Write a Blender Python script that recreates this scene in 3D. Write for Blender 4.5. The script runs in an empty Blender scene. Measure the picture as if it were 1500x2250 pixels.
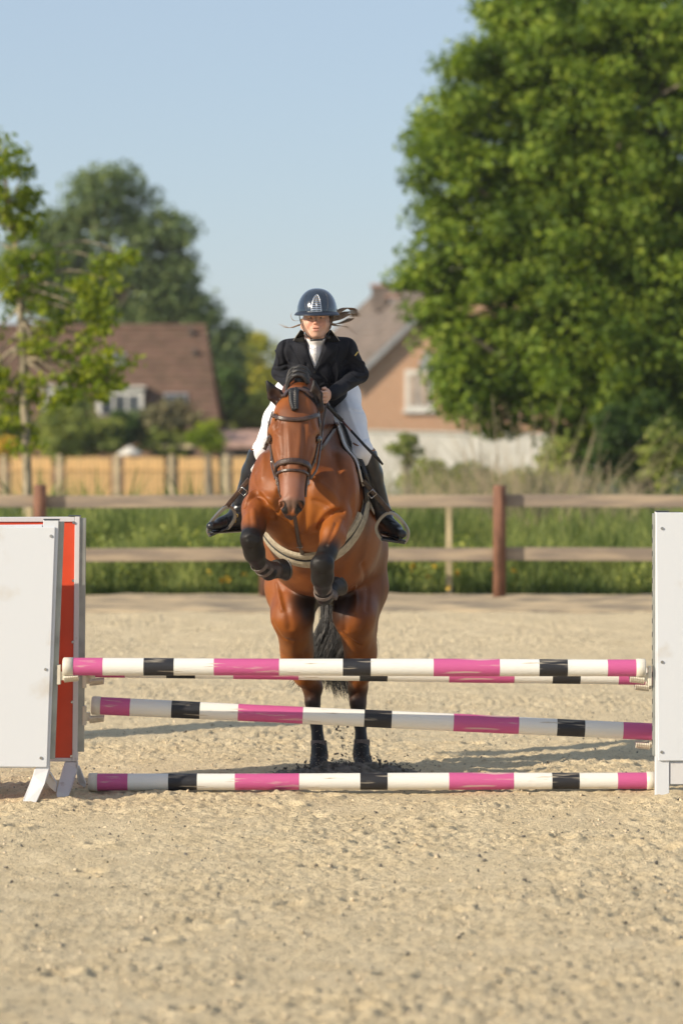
import bpy, bmesh, math, random
import numpy as np
from mathutils import Vector, Matrix
from mathutils.bvhtree import BVHTree

# ------------------------------------------------------------------ camera, sky, sun, exposure
C = bpy.context.scene.collection
SC = bpy.context.scene
H = 2.34            # camera height (m)
F = 7500.0          # focal length in photo pixels (1500 wide)
HY = 880.0          # horizon row of the photo
cam_d = bpy.data.cameras.new("camera"); cam = bpy.data.objects.new("camera", cam_d); C.objects.link(cam)
cam.location = (0, 0, H); cam.rotation_euler = (math.radians(90), 0, 0)
cam_d.sensor_fit = 'HORIZONTAL'; cam_d.sensor_width = 24; cam_d.lens = F/1500*24
cam_d.shift_y = -(1125-HY)/1500
cam_d.clip_end = 5000; cam_d.clip_start = 0.5
cam_d.dof.use_dof = True; cam_d.dof.focus_distance = 20.25; cam_d.dof.aperture_fstop = 1.9
cam_d.dof.aperture_blades = 9
SC.camera = cam
SUN_EL = math.radians(25.0); LX, LY = 0.875, 0.484        # direction in which the light travels
world = bpy.data.worlds.new("World"); SC.world = world; world.use_nodes = True
wn = world.node_tree.nodes; wn.clear()
wo = wn.new('ShaderNodeOutputWorld'); wb = wn.new('ShaderNodeBackground'); sk = wn.new('ShaderNodeTexSky')
sk.sky_type = 'NISHITA'; sk.sun_disc = False; sk.sun_elevation = SUN_EL
sk.sun_rotation = math.atan2(-LX, -LY) % (2*math.pi)
sk.air_density = 1.0; sk.dust_density = 0.2; sk.ozone_density = 5.0; sk.altitude = 0
wb.inputs['Strength'].default_value = 0.11
hz = wn.new('ShaderNodeMix'); hz.data_type = 'RGBA'; hz.inputs[0].default_value = .60      # thin even veil of pale haze over the clear sky
hz.inputs[7].default_value = (4.25, 4.85, 5.6, 1)
world.node_tree.links.new(sk.outputs[0], hz.inputs[6]); world.node_tree.links.new(hz.outputs[2], wb.inputs[0]); world.node_tree.links.new(wb.outputs[0], wo.inputs[0])
sd = bpy.data.lights.new("sun", 'SUN'); sd.energy = 5.0; sd.angle = math.radians(0.6); sd.color = (1.0, 0.88, 0.70)
so = bpy.data.objects.new("sun", sd); C.objects.link(so)
ldir = Vector((LX*math.cos(SUN_EL), LY*math.cos(SUN_EL), -math.sin(SUN_EL)))
so.rotation_euler = ldir.to_track_quat('-Z', 'Y').to_euler(); so.location = (-20, -15, 20)
SC.view_settings.view_transform = 'Standard'; SC.view_settings.look = 'None'
SC.view_settings.exposure = 0.25; SC.view_settings.gamma = 1
SC.render.resolution_x = 682; SC.render.resolution_y = 1024

rng = np.random.default_rng(7); random.seed(7)

def P(px, py, Y):      # point at distance Y seen at photo pixel (px, py)
    return Vector(((px-750)*Y/F, Y, H-(py-HY)*Y/F))

# ------------------------------------------------------------------ materials
def _n(nt, t, **kw):
    n = nt.nodes.new(t)
    for k, v in kw.items():
        if k in n.inputs: n.inputs[k].default_value = v
        else: setattr(n, k, v)
    return n
def mat(name, col, rough=0.6, var=0.15, vs=6.0, bump=0.0, bs=40.0, metal=0.0, stretch=(1,1,1), col2=None,
        spec=0.5, coat=0.0, sheen=0.0, vc=False, trans=0.0, island=0.0, thr=(0.35,0.7)):
    m = bpy.data.materials.new(name); m.use_nodes = True; nt = m.node_tree; L = nt.links
    b = nt.nodes['Principled BSDF']; b.inputs['Roughness'].default_value = rough; b.inputs['Metallic'].default_value = metal
    b.inputs['Specular IOR Level'].default_value = spec
    b.inputs['Coat Weight'].default_value = coat; b.inputs['Coat Roughness'].default_value = 0.08
    if sheen: b.inputs['Sheen Weight'].default_value = sheen
    tc = _n(nt, 'ShaderNodeTexCoord'); mp = _n(nt, 'ShaderNodeMapping'); mp.inputs['Scale'].default_value = stretch
    L.new(tc.outputs['Object'], mp.inputs[0])
    no = _n(nt, 'ShaderNodeTexNoise'); no.inputs['Scale'].default_value = vs; no.inputs['Detail'].default_value = 6
    L.new(mp.outputs[0], no.inputs[0])
    c2 = col2 if col2 else tuple(max(0, c*(1-var*2.2)) for c in col)
    c1 = col if col2 else tuple(min(1, c*(1+var)) for c in col)
    rp = _n(nt, 'ShaderNodeMapRange'); rp.inputs[1].default_value = thr[0]; rp.inputs[2].default_value = thr[1]
    L.new(no.outputs[0], rp.inputs[0])
    mx = _n(nt, 'ShaderNodeMix', data_type='RGBA'); L.new(rp.outputs[0], mx.inputs[0])
    mx.inputs[6].default_value = (*c1, 1); mx.inputs[7].default_value = (*c2, 1)
    out = mx.outputs[2]
    if vc:
        at = _n(nt, 'ShaderNodeAttribute', attribute_name='Col')
        m2 = _n(nt, 'ShaderNodeMix', data_type='RGBA', blend_type='MULTIPLY'); m2.inputs[0].default_value = 1
        L.new(at.outputs['Color'], m2.inputs[6]); L.new(out, m2.inputs[7]); out = m2.outputs[2]
    if island:
        g = _n(nt, 'ShaderNodeNewGeometry'); hs = _n(nt, 'ShaderNodeHueSaturation')
        r1 = _n(nt, 'ShaderNodeMapRange'); r1.inputs[3].default_value = 1-island; r1.inputs[4].default_value = 1+island
        L.new(g.outputs['Random Per Island'], r1.inputs[0]); L.new(r1.outputs[0], hs.inputs['Value'])
        r2 = _n(nt, 'ShaderNodeMapRange'); r2.inputs[3].default_value = 0.5+island*0.06; r2.inputs[4].default_value = 0.5-island*0.06
        L.new(g.outputs['Random Per Island'], r2.inputs[0]); L.new(r2.outputs[0], hs.inputs['Hue'])
        L.new(out, hs.inputs['Color']); out = hs.outputs[0]
    L.new(out, b.inputs['Base Color'])
    if bump:
        bn = _n(nt, 'ShaderNodeTexNoise'); bn.inputs['Scale'].default_value = bs; bn.inputs['Detail'].default_value = 4
        L.new(mp.outputs[0], bn.inputs[0]); bu = _n(nt, 'ShaderNodeBump'); bu.inputs['Strength'].default_value = bump
        bu.inputs['Distance'].default_value = 0.01; L.new(bn.outputs[0], bu.inputs['Height']); L.new(bu.outputs[0], b.inputs['Normal'])
    if trans:
        tr = _n(nt, 'ShaderNodeBsdfTranslucent'); ms = _n(nt, 'ShaderNodeMixShader'); ms.inputs[0].default_value = trans
        hs2 = _n(nt, 'ShaderNodeHueSaturation'); hs2.inputs['Value'].default_value = 1.5; hs2.inputs['Saturation'].default_value = 1.1
        L.new(out, hs2.inputs['Color']); L.new(hs2.outputs[0], tr.inputs[0])
        L.new(b.outputs[0], ms.inputs[1]); L.new(tr.outputs[0], ms.inputs[2]); L.new(ms.outputs[0], nt.nodes['Material Output'].inputs[0])
    return m

# ------------------------------------------------------------------ object helpers
def tag(o, label=None, cat=None, group=None, kind=None):
    for k, v in (('label', label), ('category', cat), ('group', group), ('kind', kind)):
        if v: o[k] = v
    return o
def thing(name, loc, label, cat, group=None):
    o = bpy.data.objects.new(name, None); C.objects.link(o); o.location = loc; o.empty_display_size = 0.1
    return tag(o, label, cat, group)
def link(name, me, parent=None, **kw):
    o = bpy.data.objects.new(name, me); C.objects.link(o)
    if parent is not None:
        o.parent = parent; base = Vector((0, 0, 0)); q = parent
        while q is not None: base += q.location+(q.matrix_parent_inverse.translation if q.parent else Vector((0, 0, 0))); q = q.parent
        o.matrix_parent_inverse = Matrix.Translation(-base)
    tag(o, **kw); return o
def mesh_np(name, V, Fc, m=None, smooth=False):
    V = np.asarray(V, dtype=np.float32); Fc = np.asarray(Fc, dtype=np.int32); n, k = Fc.shape
    me = bpy.data.meshes.new(name); me.vertices.add(len(V)); me.vertices.foreach_set('co', V.ravel())
    me.loops.add(n*k); me.loops.foreach_set('vertex_index', Fc.ravel())
    me.polygons.add(n); me.polygons.foreach_set('loop_start', np.arange(0, n*k, k, dtype=np.int32))
    if smooth: me.polygons.foreach_set('use_smooth', np.ones(n, dtype=bool))
    me.update(calc_edges=True)
    if m: me.materials.append(m)
    return me
class MB:
    def __init__(s): s.v = []; s.f = []; s.mi = []
    def add(s, vs, fs, mi=0):
        b = len(s.v); s.v += [tuple(v) for v in vs]; s.f += [tuple(b+i for i in f) for f in fs]; s.mi += [mi]*len(fs); return s
    def box(s, c, d, R=None, mi=0):
        c = Vector(c); vs = []
        for x in (-.5, .5):
            for y in (-.5, .5):
                for z in (-.5, .5):
                    w = Vector((x*d[0], y*d[1], z*d[2])); w = R @ w if R is not None else w; vs.append(c+w)
        return s.add(vs, [(0,1,3,2), (4,6,7,5), (0,4,5,1), (2,3,7,6), (0,2,6,4), (1,5,7,3)], mi)
    def prism(s, poly, off, mi=0):     # polygon (list of points) extruded by the vector off
        n = len(poly); a = [Vector(p) for p in poly]; off = Vector(off)
        return s.add(a+[p+off for p in a], [tuple(range(n-1, -1, -1)), tuple(range(n, 2*n))]+[(i, (i+1) % n, (i+1) % n+n, i+n) for i in range(n)], mi)
    def tube(s, pts, rad, n=8, mi=0, flat=1.0, up=None, closed=False):
        pts = [Vector(p) for p in pts]; m = len(pts)
        if not hasattr(rad, '__len__'): rad = [rad]*m
        vs = []; ref = Vector(up) if up else Vector((0, 0, 1))
        prev = None
        for i, p in enumerate(pts):
            if closed: t = pts[(i+1) % m]-pts[i-1]
            else: t = pts[min(i+1, m-1)]-pts[max(i-1, 0)]
            t.normalize()
            if prev is None:
                u = ref-t*ref.dot(t)
                if u.length < 1e-3: u = Vector((1, 0, 0))-t*t.x
            else: u = prev-t*prev.dot(t)
            if up: 
                u2 = ref-t*ref.dot(t)
                if u2.length > 1e-3: u = u2
            u.normalize(); prev = u; w = t.cross(u)
            for j in range(n):
                a = 2*math.pi*j/n; vs.append(p+u*(math.cos(a)*rad[i]*flat)+w*(math.sin(a)*rad[i]))
        fs = []
        for i in range(m if closed else m-1):
            k = (i+1) % m
            for j in range(n): fs.append((i*n+j, i*n+(j+1) % n, k*n+(j+1) % n, k*n+j))
        if not closed: fs += [tuple(range(n-1, -1, -1)), tuple(range((m-1)*n, m*n))]
        return s.add(vs, fs, mi)
    def ribbon(s, pts, nrm, w, th, mi=0, closed=False):    # flat strap: pts on its inner face, nrm its outward normals
        pts = [Vector(p) for p in pts]; nrm = [Vector(q).normalized() for q in nrm]; m = len(pts); vs = []
        if not hasattr(w, '__len__'): w = [w]*m
        for i, p in enumerate(pts):
            t = (pts[(i+1) % m]-pts[i-1]) if closed else (pts[min(i+1, m-1)]-pts[max(i-1, 0)])
            t.normalize(); q = nrm[i]; sd_ = t.cross(q); sd_.normalize(); q = sd_.cross(t)
            for (a, b) in ((-1, 0), (1, 0), (.95, .8), (.6, 1.1), (-.6, 1.1), (-.95, .8)): vs.append(p+sd_*(a*w[i]*.5)+q*(b*th))
        n = 6; fs = []
        for i in range(m if closed else m-1):
            k = (i+1) % m
            for j in range(n): fs.append((i*n+j, i*n+(j+1) % n, k*n+(j+1) % n, k*n+j))
        if not closed: fs += [tuple(range(n-1, -1, -1)), tuple(range((m-1)*n, m*n))]
        return s.add(vs, fs, mi)
    def ell(s, c, r, R=None, n=10, mi=0):
        c = Vector(c); vs = []; 
        if not hasattr(r, '__len__'): r = (r, r, r)
        m = max(4, n//2+1)
        for i in range(m+1):
            th = math.pi*i/m
            for j in range(n):
                ph = 2*math.pi*j/n; w = Vector((r[0]*math.sin(th)*math.cos(ph), r[1]*math.sin(th)*math.sin(ph), r[2]*math.cos(th)))
                vs.append(c+(R @ w if R is not None else w))
        return s.add(vs, [(i*n+j, (i+1)*n+j, (i+1)*n+(j+1) % n, i*n+(j+1) % n) for i in range(m) for j in range(n)], mi)
    def build(s, name, m, parent=None, smooth=False, bevel=0, **kw):
        me = bpy.data.meshes.new(name); me.from_pydata(s.v, [], s.f)
        for x in (m if isinstance(m, (list, tuple)) else [m]): me.materials.append(x)
        me.polygons.foreach_set('material_index', s.mi)
        if smooth: me.polygons.foreach_set('use_smooth', [True]*len(me.polygons))
        me.update(); bm = bmesh.new(); bm.from_mesh(me); bmesh.ops.recalc_face_normals(bm, faces=bm.faces); bm.to_mesh(me); bm.free()
        o = link(name, me, parent, **kw)
        if bevel:
            b = o.modifiers.new('bevel', 'BEVEL'); b.width = bevel; b.segments = 2; b.limit_method = 'ANGLE'
        return o
def bez(pts, n=12):        # Catmull-Rom through the points
    pts = [Vector(p) for p in pts]; out = []
    q = [pts[0]*2-pts[1]]+pts+[pts[-1]*2-pts[-2]]
    for i in range(1, len(q)-2):
        for k in range(n):
            t = k/n; a, b, c, d = q[i-1], q[i], q[i+1], q[i+2]
            out.append(.5*((2*b)+(c-a)*t+(2*a-5*b+4*c-d)*t*t+(3*b-a-3*c+d)*t**3))
    out.append(pts[-1]); return out

def vnoise(x, y, scale, seed):     # smooth value noise in numpy
    r = np.random.default_rng(seed); N = 256; g = r.random((N, N)).astype(np.float32)
    X = x/scale+1000; Y = y/scale+1000; xi = np.floor(X).astype(int); yi = np.floor(Y).astype(int)
    fx = X-xi; fy = Y-yi; fx = fx*fx*(3-2*fx); fy = fy*fy*(3-2*fy)
    a = g[xi % N, yi % N]; b = g[(xi+1) % N, yi % N]; c = g[xi % N, (yi+1) % N]; d = g[(xi+1) % N, (yi+1) % N]
    return (a*(1-fx)+b*fx)*(1-fy)+(c*(1-fx)+d*fx)*fy-.5

# ------------------------------------------------------------------ distance-field modelling (for the animal, the rider and their clothes)
class Field:
    def __init__(s, lo, hi, h):
        s.lo = np.array(lo, dtype=np.float32); s.h = h
        s.n = np.ceil((np.array(hi)-s.lo)/h).astype(int)+1
        s.F = np.full(s.n, 1.0, dtype=np.float32)
    def sub(s, pts, m):
        p = np.array([list(q) for q in pts]); a = np.floor((p.min(0)-m-s.lo)/s.h).astype(int); b = np.ceil((p.max(0)+m-s.lo)/s.h).astype(int)+1
        a = np.clip(a, 0, s.n); b = np.clip(b, 0, s.n); sl = tuple(slice(i, j) for i, j in zip(a, b))
        ax = [s.lo[d]+np.arange(a[d], b[d], dtype=np.float32)*s.h for d in range(3)]
        return sl, ax[0][:, None, None], ax[1][None, :, None], ax[2][None, None, :]
    def merge(s, sl, d, k, op):
        f = s.F[sl]
        if op == '+':
            hh = np.maximum(k-np.abs(f-d), 0)/k if k > 0 else 0; s.F[sl] = np.minimum(f, d)-hh*hh*k/4
        else:
            hh = np.maximum(k-np.abs(f+d), 0)/k if k > 0 else 0; s.F[sl] = np.maximum(f, -d)+hh*hh*k/4
    def cap(s, A, B, ra, rb, k=.03, op='+', side=(1, 0, 0), p=2.0):
        # tapered limb from A to B; radii are r or (lateral, depth)
        A = Vector(A); B = Vector(B); ra = ra if hasattr(ra, '__len__') else (ra, ra); rb = rb if hasattr(rb, '__len__') else (rb, rb)
        m = max(*ra, *rb)+k+s.h*2; sl, x, y, z = s.sub([A, B], m)
        ax = B-A; L = max(ax.length, 1e-5); ax = ax/L if L > 1e-4 else Vector((0, 0, 1))
        u = Vector(side); u = u-ax*u.dot(ax)
        if u.length < .05: u = Vector((0, 0, 1))-ax*ax.z
        u.normalize(); v = ax.cross(u)
        dx, dy, dz = x-A.x, y-A.y, z-A.z
        w = dx*ax.x+dy*ax.y+dz*ax.z; t = np.clip(w/L, 0, 1); ov = w-t*L
        U = dx*u.x+dy*u.y+dz*u.z; V = dx*v.x+dy*v.y+dz*v.z
        a = ra[0]+(rb[0]-ra[0])*t; b = ra[1]+(rb[1]-ra[1])*t; c = np.minimum(a, b)
        if p == 2.0: q = np.sqrt((U/a)**2+(V/b)**2+(ov/c)**2)
        else: q = (np.abs(U/a)**p+np.abs(V/b)**p+np.abs(ov/c)**p)**(1/p)
        s.merge(sl, (q-1)*c, k, op)
    def chain(s, pts, k=.03, side=(1, 0, 0), p=2.0):
        for (A, ra), (B, rb) in zip(pts[:-1], pts[1:]): s.cap(A, B, ra, rb, k, '+', side, p)
    def ell(s, c, r, R=None, k=.03, op='+'):
        c = Vector(c); m = max(r)+k+2*s.h; sl, x, y, z = s.sub([c], m); dx, dy, dz = x-c.x, y-c.y, z-c.z
        if R is None: R = Matrix.Identity(3)
        U = [dx*R[0][i]+dy*R[1][i]+dz*R[2][i] for i in range(3)]
        q = np.sqrt((U[0]/r[0])**2+(U[1]/r[1])**2+(U[2]/r[2])**2)
        q2 = np.sqrt((U[0]/r[0]**2)**2+(U[1]/r[1]**2)**2+(U[2]/r[2]**2)**2)+1e-6
        s.merge(sl, q*(q-1)/q2, k, op)
    def mesh(s, smooth=2):
        Fd = s.F; ins = Fd < 0; nx, ny, nz = Fd.shape
        cnt = np.zeros((nx-1, ny-1, nz-1), dtype=np.int8)
        offs = [(i, j, k) for i in (0, 1) for j in (0, 1) for k in (0, 1)]
        for (i, j, k) in offs: cnt += ins[i:nx-1+i, j:ny-1+j, k:nz-1+k]
        act = np.argwhere((cnt > 0) & (cnt < 8)); N = len(act)
        idx = -np.ones(cnt.shape, dtype=np.int32); idx[act[:, 0], act[:, 1], act[:, 2]] = np.arange(N)
        acc = np.zeros((N, 3)); num = np.zeros(N)
        vals = {o: Fd[act[:, 0]+o[0], act[:, 1]+o[1], act[:, 2]+o[2]] for o in offs}
        for a in offs:
            for d in range(3):
                if a[d] == 0:
                    b = tuple(1 if q == d else a[q] for q in range(3)); va, vb = vals[a], vals[b]
                    mk = (va < 0) != (vb < 0); t = np.where(mk, va/np.where(mk, va-vb, 1), 0)
                    pt = np.tile(np.array(a, dtype=float), (N, 1)); pt[:, d] = t
                    acc += pt*mk[:, None]; num += mk
        V = (act+acc/num[:, None])*s.h+s.lo; quads = []
        for d in range(3):
            o1, o2 = [(1, 2), (2, 0), (0, 1)][d]
            A = ins; sl0 = [slice(None)]*3; sl1 = [slice(None)]*3; sl0[d] = slice(0, -1); sl1[d] = slice(1, None)
            ch = A[tuple(sl0)] != A[tuple(sl1)]; e = np.argwhere(ch)
            ok = (e[:, o1] > 0) & (e[:, o2] > 0) & (e[:, o1] < Fd.shape[o1]-1) & (e[:, o2] < Fd.shape[o2]-1); e = e[ok]
            def cell(da, db):
                c = e.copy(); c[:, o1] -= da; c[:, o2] -= db; return idx[c[:, 0], c[:, 1], c[:, 2]]
            q = np.stack([cell(1, 1), cell(0, 1), cell(0, 0), cell(1, 0)], 1)
            flip = ~A[e[:, 0], e[:, 1], e[:, 2]]; q[flip] = q[flip][:, ::-1]; quads.append(q)
        Q = np.concatenate(quads)
        for _ in range(smooth):
            S = np.zeros_like(V); c = np.zeros(len(V))
            for i in range(4):
                a, b = Q[:, i], Q[:, (i+1) % 4]
                for d in range(3): S[:, d] += np.bincount(a, V[b, d], len(V))+np.bincount(b, V[a, d], len(V))
                c += np.bincount(a, minlength=len(V))+np.bincount(b, minlength=len(V))
            V = V*.4+.6*S/c[:, None]
        return V, Q
def paint(V, base, blobs):
    # natural colouring and some painted light and shade: blobs = (A, B, radius, softness, colour[, strength])
    col = np.tile(np.array(base, dtype=np.float32), (len(V), 1))
    for bl in blobs:
        A, B, r, sft, c = bl[:5]; st = bl[5] if len(bl) > 5 else 1
        A = np.array(A); B = np.array(B); ab = B-A; t = np.clip(((V-A)@ab)/max(ab@ab, 1e-9), 0, 1)
        d = np.linalg.norm(V-(A+t[:, None]*ab), axis=1); w = np.clip((r+sft-d)/sft, 0, 1)*st; w = w*w*(3-2*w) if st == 1 else w
        col = col*(1-w[:, None])+np.array(c)*w[:, None]
    return col
def set_col(me, col):
    a = me.color_attributes.new('Col', 'FLOAT_COLOR', 'POINT'); a.data.foreach_set('color', np.concatenate([col, np.ones((len(col), 1))], 1).astype(np.float32).ravel())

# ------------------------------------------------------------------ shared materials
M = {}
M['white'] = mat('white_painted_board', (.64, .66, .69), .45, .0, 3.2, .05, 30, col2=(.55, .52, .475), thr=(.60, .72))
M['whitewood'] = mat('chipped_white_paint', (.62, .61, .61), .5, .0, 9, .1, 40, col2=(.36, .32, .28), thr=(.62, .70), stretch=(1, 1, .5))
M['red'] = mat('red_orange_paint', (.68, .075, .025), .42, .06, 4, .05, 30)
M['metal'] = mat('grey_metal_rail', (.36, .37, .34), .45, .1, 8, 0, metal=.6)
M['darkmetal'] = mat('dark_metal', (.08, .08, .085), .4, .1, 8, 0, metal=.7)
M['steel'] = mat('steel', (.55, .55, .55), .25, .1, 8, 0, metal=1.0)
M['cup'] = mat('cream_plastic', (.68, .62, .50), .4, .08, 8)
def pole_mat(name, c, wear, thr):
    return mat(name, c, .52, 0, 5.0, .25, 30, col2=wear, stretch=(.7, 7, 7), thr=thr)
M['p_pink'] = pole_mat('magenta_pole_paint', (.56, .10, .27), (.62, .40, .38), (.58, .66))
M['p_white'] = pole_mat('white_pole_paint', (.80, .78, .72), (.42, .33, .22), (.62, .70))
M['p_black'] = pole_mat('black_pole_paint', (.018, .018, .022), (.32, .28, .22), (.57, .66))
M['p_cap'] = mat('cream_end_cap', (.66, .62, .53), .45, .08, 12, .1, 40)

# ------------------------------------------------------------------ ground
sand = bpy.data.materials.new('arena_sand'); sand.use_nodes = True
nt = sand.node_tree; L = nt.links; b = nt.nodes['Principled BSDF']; b.inputs['Roughness'].default_value = .9; b.inputs['Specular IOR Level'].default_value = .2
tc = _n(nt, 'ShaderNodeTexCoord')
def noise(scale, detail=6, src=None, rough=.6):
    n = _n(nt, 'ShaderNodeTexNoise'); n.inputs['Scale'].default_value = scale; n.inputs['Detail'].default_value = detail; n.inputs['Roughness'].default_value = rough
    L.new(tc.outputs['Object'], n.inputs[0]); return n
def mixc(fac, a, bcol, lo, hi):
    r = _n(nt, 'ShaderNodeMapRange'); r.inputs[1].default_value = lo; r.inputs[2].default_value = hi; L.new(fac, r.inputs[0])
    x = _n(nt, 'ShaderNodeMix', data_type='RGBA'); L.new(r.outputs[0], x.inputs[0])
    if isinstance(a, tuple): x.inputs[6].default_value = (*a, 1)
    else: L.new(a, x.inputs[6])
    x.inputs[7].default_value = (*bcol, 1); return x.outputs[2]
c = mixc(noise(3.5, 8).outputs[0], (.88, .725, .475), (.76, .61, .38), .38, .66)
c = mixc(noise(28, 6).outputs[0], c, (.50, .39, .25), .55, .72)
c = mixc(noise(7, 10, rough=.8).outputs[0], c, (.17, .15, .115), .635, .70)
c = mixc(noise(33, 6, rough=.7).outputs[0], c, (.24, .19, .125), .63, .72)
c = mixc(noise(120, 3).outputs[0], c, (.36, .28, .19), .60, .75)
L.new(c, b.inputs['Base Color'])
h1 = noise(45, 8, rough=.7); h2 = noise(160, 4)
ad = _n(nt, 'ShaderNodeMath', operation='MULTIPLY_ADD'); ad.inputs[1].default_value = .3; L.new(h2.outputs[0], ad.inputs[0]); L.new(h1.outputs[0], ad.inputs[2])
bu = _n(nt, 'ShaderNodeBump'); bu.inputs['Strength'].default_value = 1.0; bu.inputs['Distance'].default_value = .035
L.new(ad.outputs[0], bu.inputs['Height']); L.new(bu.outputs[0], b.inputs['Normal'])

def gridobj(name, xs, ys, zf, m, **kw):
    X, Y = np.meshgrid(xs, ys, indexing='ij'); Z = zf(X, Y); nx, ny = X.shape
    V = np.stack([X, Y, Z], -1).reshape(-1, 3); i = np.arange(nx*ny).reshape(nx, ny)
    Q = np.stack([i[:-1, :-1], i[1:, :-1], i[1:, 1:], i[:-1, 1:]], -1).reshape(-1, 4)
    return link(name, mesh_np(name, V, Q, m, True), **kw)
_hr = np.random.default_rng(17); HOOFPRINTS = [(float(_hr.uniform(-2.1, 2.1)), float(_hr.uniform(13, 24)), float(_hr.uniform(-1, 1))) for _ in range(46)]
def sandz(X, Y):
    z = .035*vnoise(X, Y, .9, 1)+.016*vnoise(X, Y, .28, 2)
    c1 = vnoise(X, Y, .11, 3); c2 = vnoise(X, Y, .055, 4); c3 = vnoise(X, Y, .026, 5)
    rough = np.clip(vnoise(X, Y, .7, 6)+.75, .3, 1.3)
    z = z+rough*(.020*np.maximum(c1, -.1)+.030*np.abs(c2)+.022*c3)
    near = np.exp(-(((X-.05)/.45)**2+((Y-21.55)/.14)**2))
    z = z+near*(.05*np.abs(c1)+.03*c2)
    for (hx, hy) in ((-1.62, 19.9), (-1.85, 19.75), (-1.72, 20.35), (1.9, 19.9)):
        z = z+.035*np.exp(-(((X-hx)/.16)**2+((Y-hy)/.12)**2))
    for hx, hy, ha in HOOFPRINTS:
        dx = (X-hx)*math.cos(ha)+(Y-hy)*math.sin(ha); dy = -(X-hx)*math.sin(ha)+(Y-hy)*math.cos(ha); q = np.sqrt((dx/.065)**2+(dy/.085)**2)
        z = z-.030*np.exp(-(q/.8)**4)+.016*np.exp(-((q-1.35)/.35)**2)
    edge = np.clip((Y-37.2)/1.2, 0, 1)
    return z*(1-.5*edge)*np.clip((39.4-Y)*3, 0, 1)-.012
xs = np.concatenate([[-60, -30, -15, -8], np.arange(-5, -2.6, .06), np.arange(-2.6, 2.6, .0145), np.arange(2.6, 5.01, .06), [8, 15, 30, 60]])
ys = np.concatenate([[-30, -5, 3, 8], np.arange(11, 16.5, .026), np.arange(16.5, 23.5, .0135), np.arange(23.5, 39.6, .055)])
gridobj('arena_sand', xs, ys, sandz, sand, kind='structure')
M['soil'] = mat('verge_soil', (.56, .42, .25), .95, 0, 2.2, .6, 20, col2=(.24, .19, .13), thr=(.42, .60), stretch=(.5, 1.6, 1))
def verge_z(X, Y): return .015+.03*vnoise(X, Y, .5, 11)+.02*vnoise(X, Y, .15, 12)+.02*np.clip(Y-38.2, 0, 1)
gridobj('verge', np.arange(-12, 12.01, .12), np.arange(37.55, 41.2, .07), lambda X, Y: verge_z(X, Y)-.05*np.clip((37.9-Y)/.3, 0, 1)-.05*np.clip((Y-40.6)/.5, 0, 1), M['soil'], kind='structure')
M['field'] = mat('meadow_ground', (.075, .115, .028), .95, 0, .8, .6, 10, col2=(.13, .12, .05), thr=(.4, .7))
def landz(X, Y): return -.03-1.07*np.clip((Y-41)/40, 0, 1)-.6*np.clip(-(Y-39.5), 0, 1)*0+.1*vnoise(X, Y, 6, 21)*np.clip((Y-42)/10, 0, 1)
gridobj('meadow', np.concatenate([[-3000, -600, -150], np.arange(-60, 61, 3.), [150, 600, 3000]]), np.concatenate([np.arange(39.5, 160, 2.), [200, 300, 500, 1000, 4500]]), landz, M['field'], kind='structure')
def gz(x, y): return float(landz(np.array([[x]]), np.array([[y]]))[0, 0])

# ------------------------------------------------------------------ jump poles
def pole(name_label, pxs, cols, yl, yr, Y, dia, caps, xe=None, capcol='p_cap'):
    # pxs: boundaries (photo px) of the painted bands from end to end
    s = Y/F; A = P(pxs[0], yl, Y); B = P(pxs[-1], yr, Y); Lg = (B-A).length; k = Lg/(pxs[-1]-pxs[0])
    t = thing('jump_pole', A, name_label, 'jump pole', 'striped jump poles')
    rot = (B-A).to_track_quat('X', 'Z'); n = 28; mb = MB()
    seam = []
    for i, cn in enumerate(cols):
        x0 = (pxs[i]-pxs[0])*k; x1 = (pxs[i+1]-pxs[0])*k; st = max(1, int((x1-x0)/.08)); rr = dia/2+(0.0006 if cn != 'w' else 0)
        for j in range(st):
            a = x0+(x1-x0)*j/st; c_ = x0+(x1-x0)*(j+1)/st; vs = []
            for xx in (a, c_):
                wob = .0012*math.sin(xx*3.1+Y)
                for q in range(n):
                    an = 2*math.pi*q/n; vs.append((xx, (rr+wob)*math.cos(an), (rr+wob)*math.sin(an)))
            mb.add(vs, [(q, (q+1) % n, (q+1) % n+n, q+n) for q in range(n)], {'w': 0, 'p': 1, 'b': 2}[cn])
    mb.add([(0, dia/2*math.cos(2*math.pi*q/n), dia/2*math.sin(2*math.pi*q/n)) for q in range(n)], [tuple(range(n))], 0)
    mb.add([(Lg, dia/2*math.cos(2*math.pi*q/n), dia/2*math.sin(2*math.pi*q/n)) for q in range(n)], [tuple(range(n))], 0)
    o = mb.build('pole_shaft', [M['p_white'], M['p_pink'], M['p_black']], None, smooth=True)
    o.parent = t; o.rotation_mode = 'QUATERNION'; o.rotation_quaternion = rot
    for side, w in zip((0, 1), caps):
        if not w: continue
        cw = w*k; x0, x1 = (-cw, .012) if side == 0 else (Lg-.012, Lg+cw); m2 = MB(); r2 = dia/2+.004
        prof = [(x0, r2*.80), (x0+.002 if side == 0 else x0, r2*.9), (x0+.008 if side == 0 else x0+.001, r2), (x1-.008 if side else x1-.001, r2), (x1-.002 if side else x1, r2*.93), (x1, r2*.8)]
        vs = [(a, r*math.cos(2*math.pi*q/n), r*math.sin(2*math.pi*q/n)) for a, r in prof for q in range(n)]
        m2.add(vs, [(i*n+q, i*n+(q+1) % n, (i+1)*n+(q+1) % n, (i+1)*n+q) for i in range(5) for q in range(n)]+[tuple(range(n-1, -1, -1)), tuple(range(5*n, 6*n))])
        c_ = m2.build('end_cap', M['p_cap'], None, smooth=True); c_.parent = t; c_.rotation_mode = 'QUATERNION'; c_.rotation_quaternion = rot
    return t
SEQ = 'pwbwpwbwpwbwp'
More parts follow.
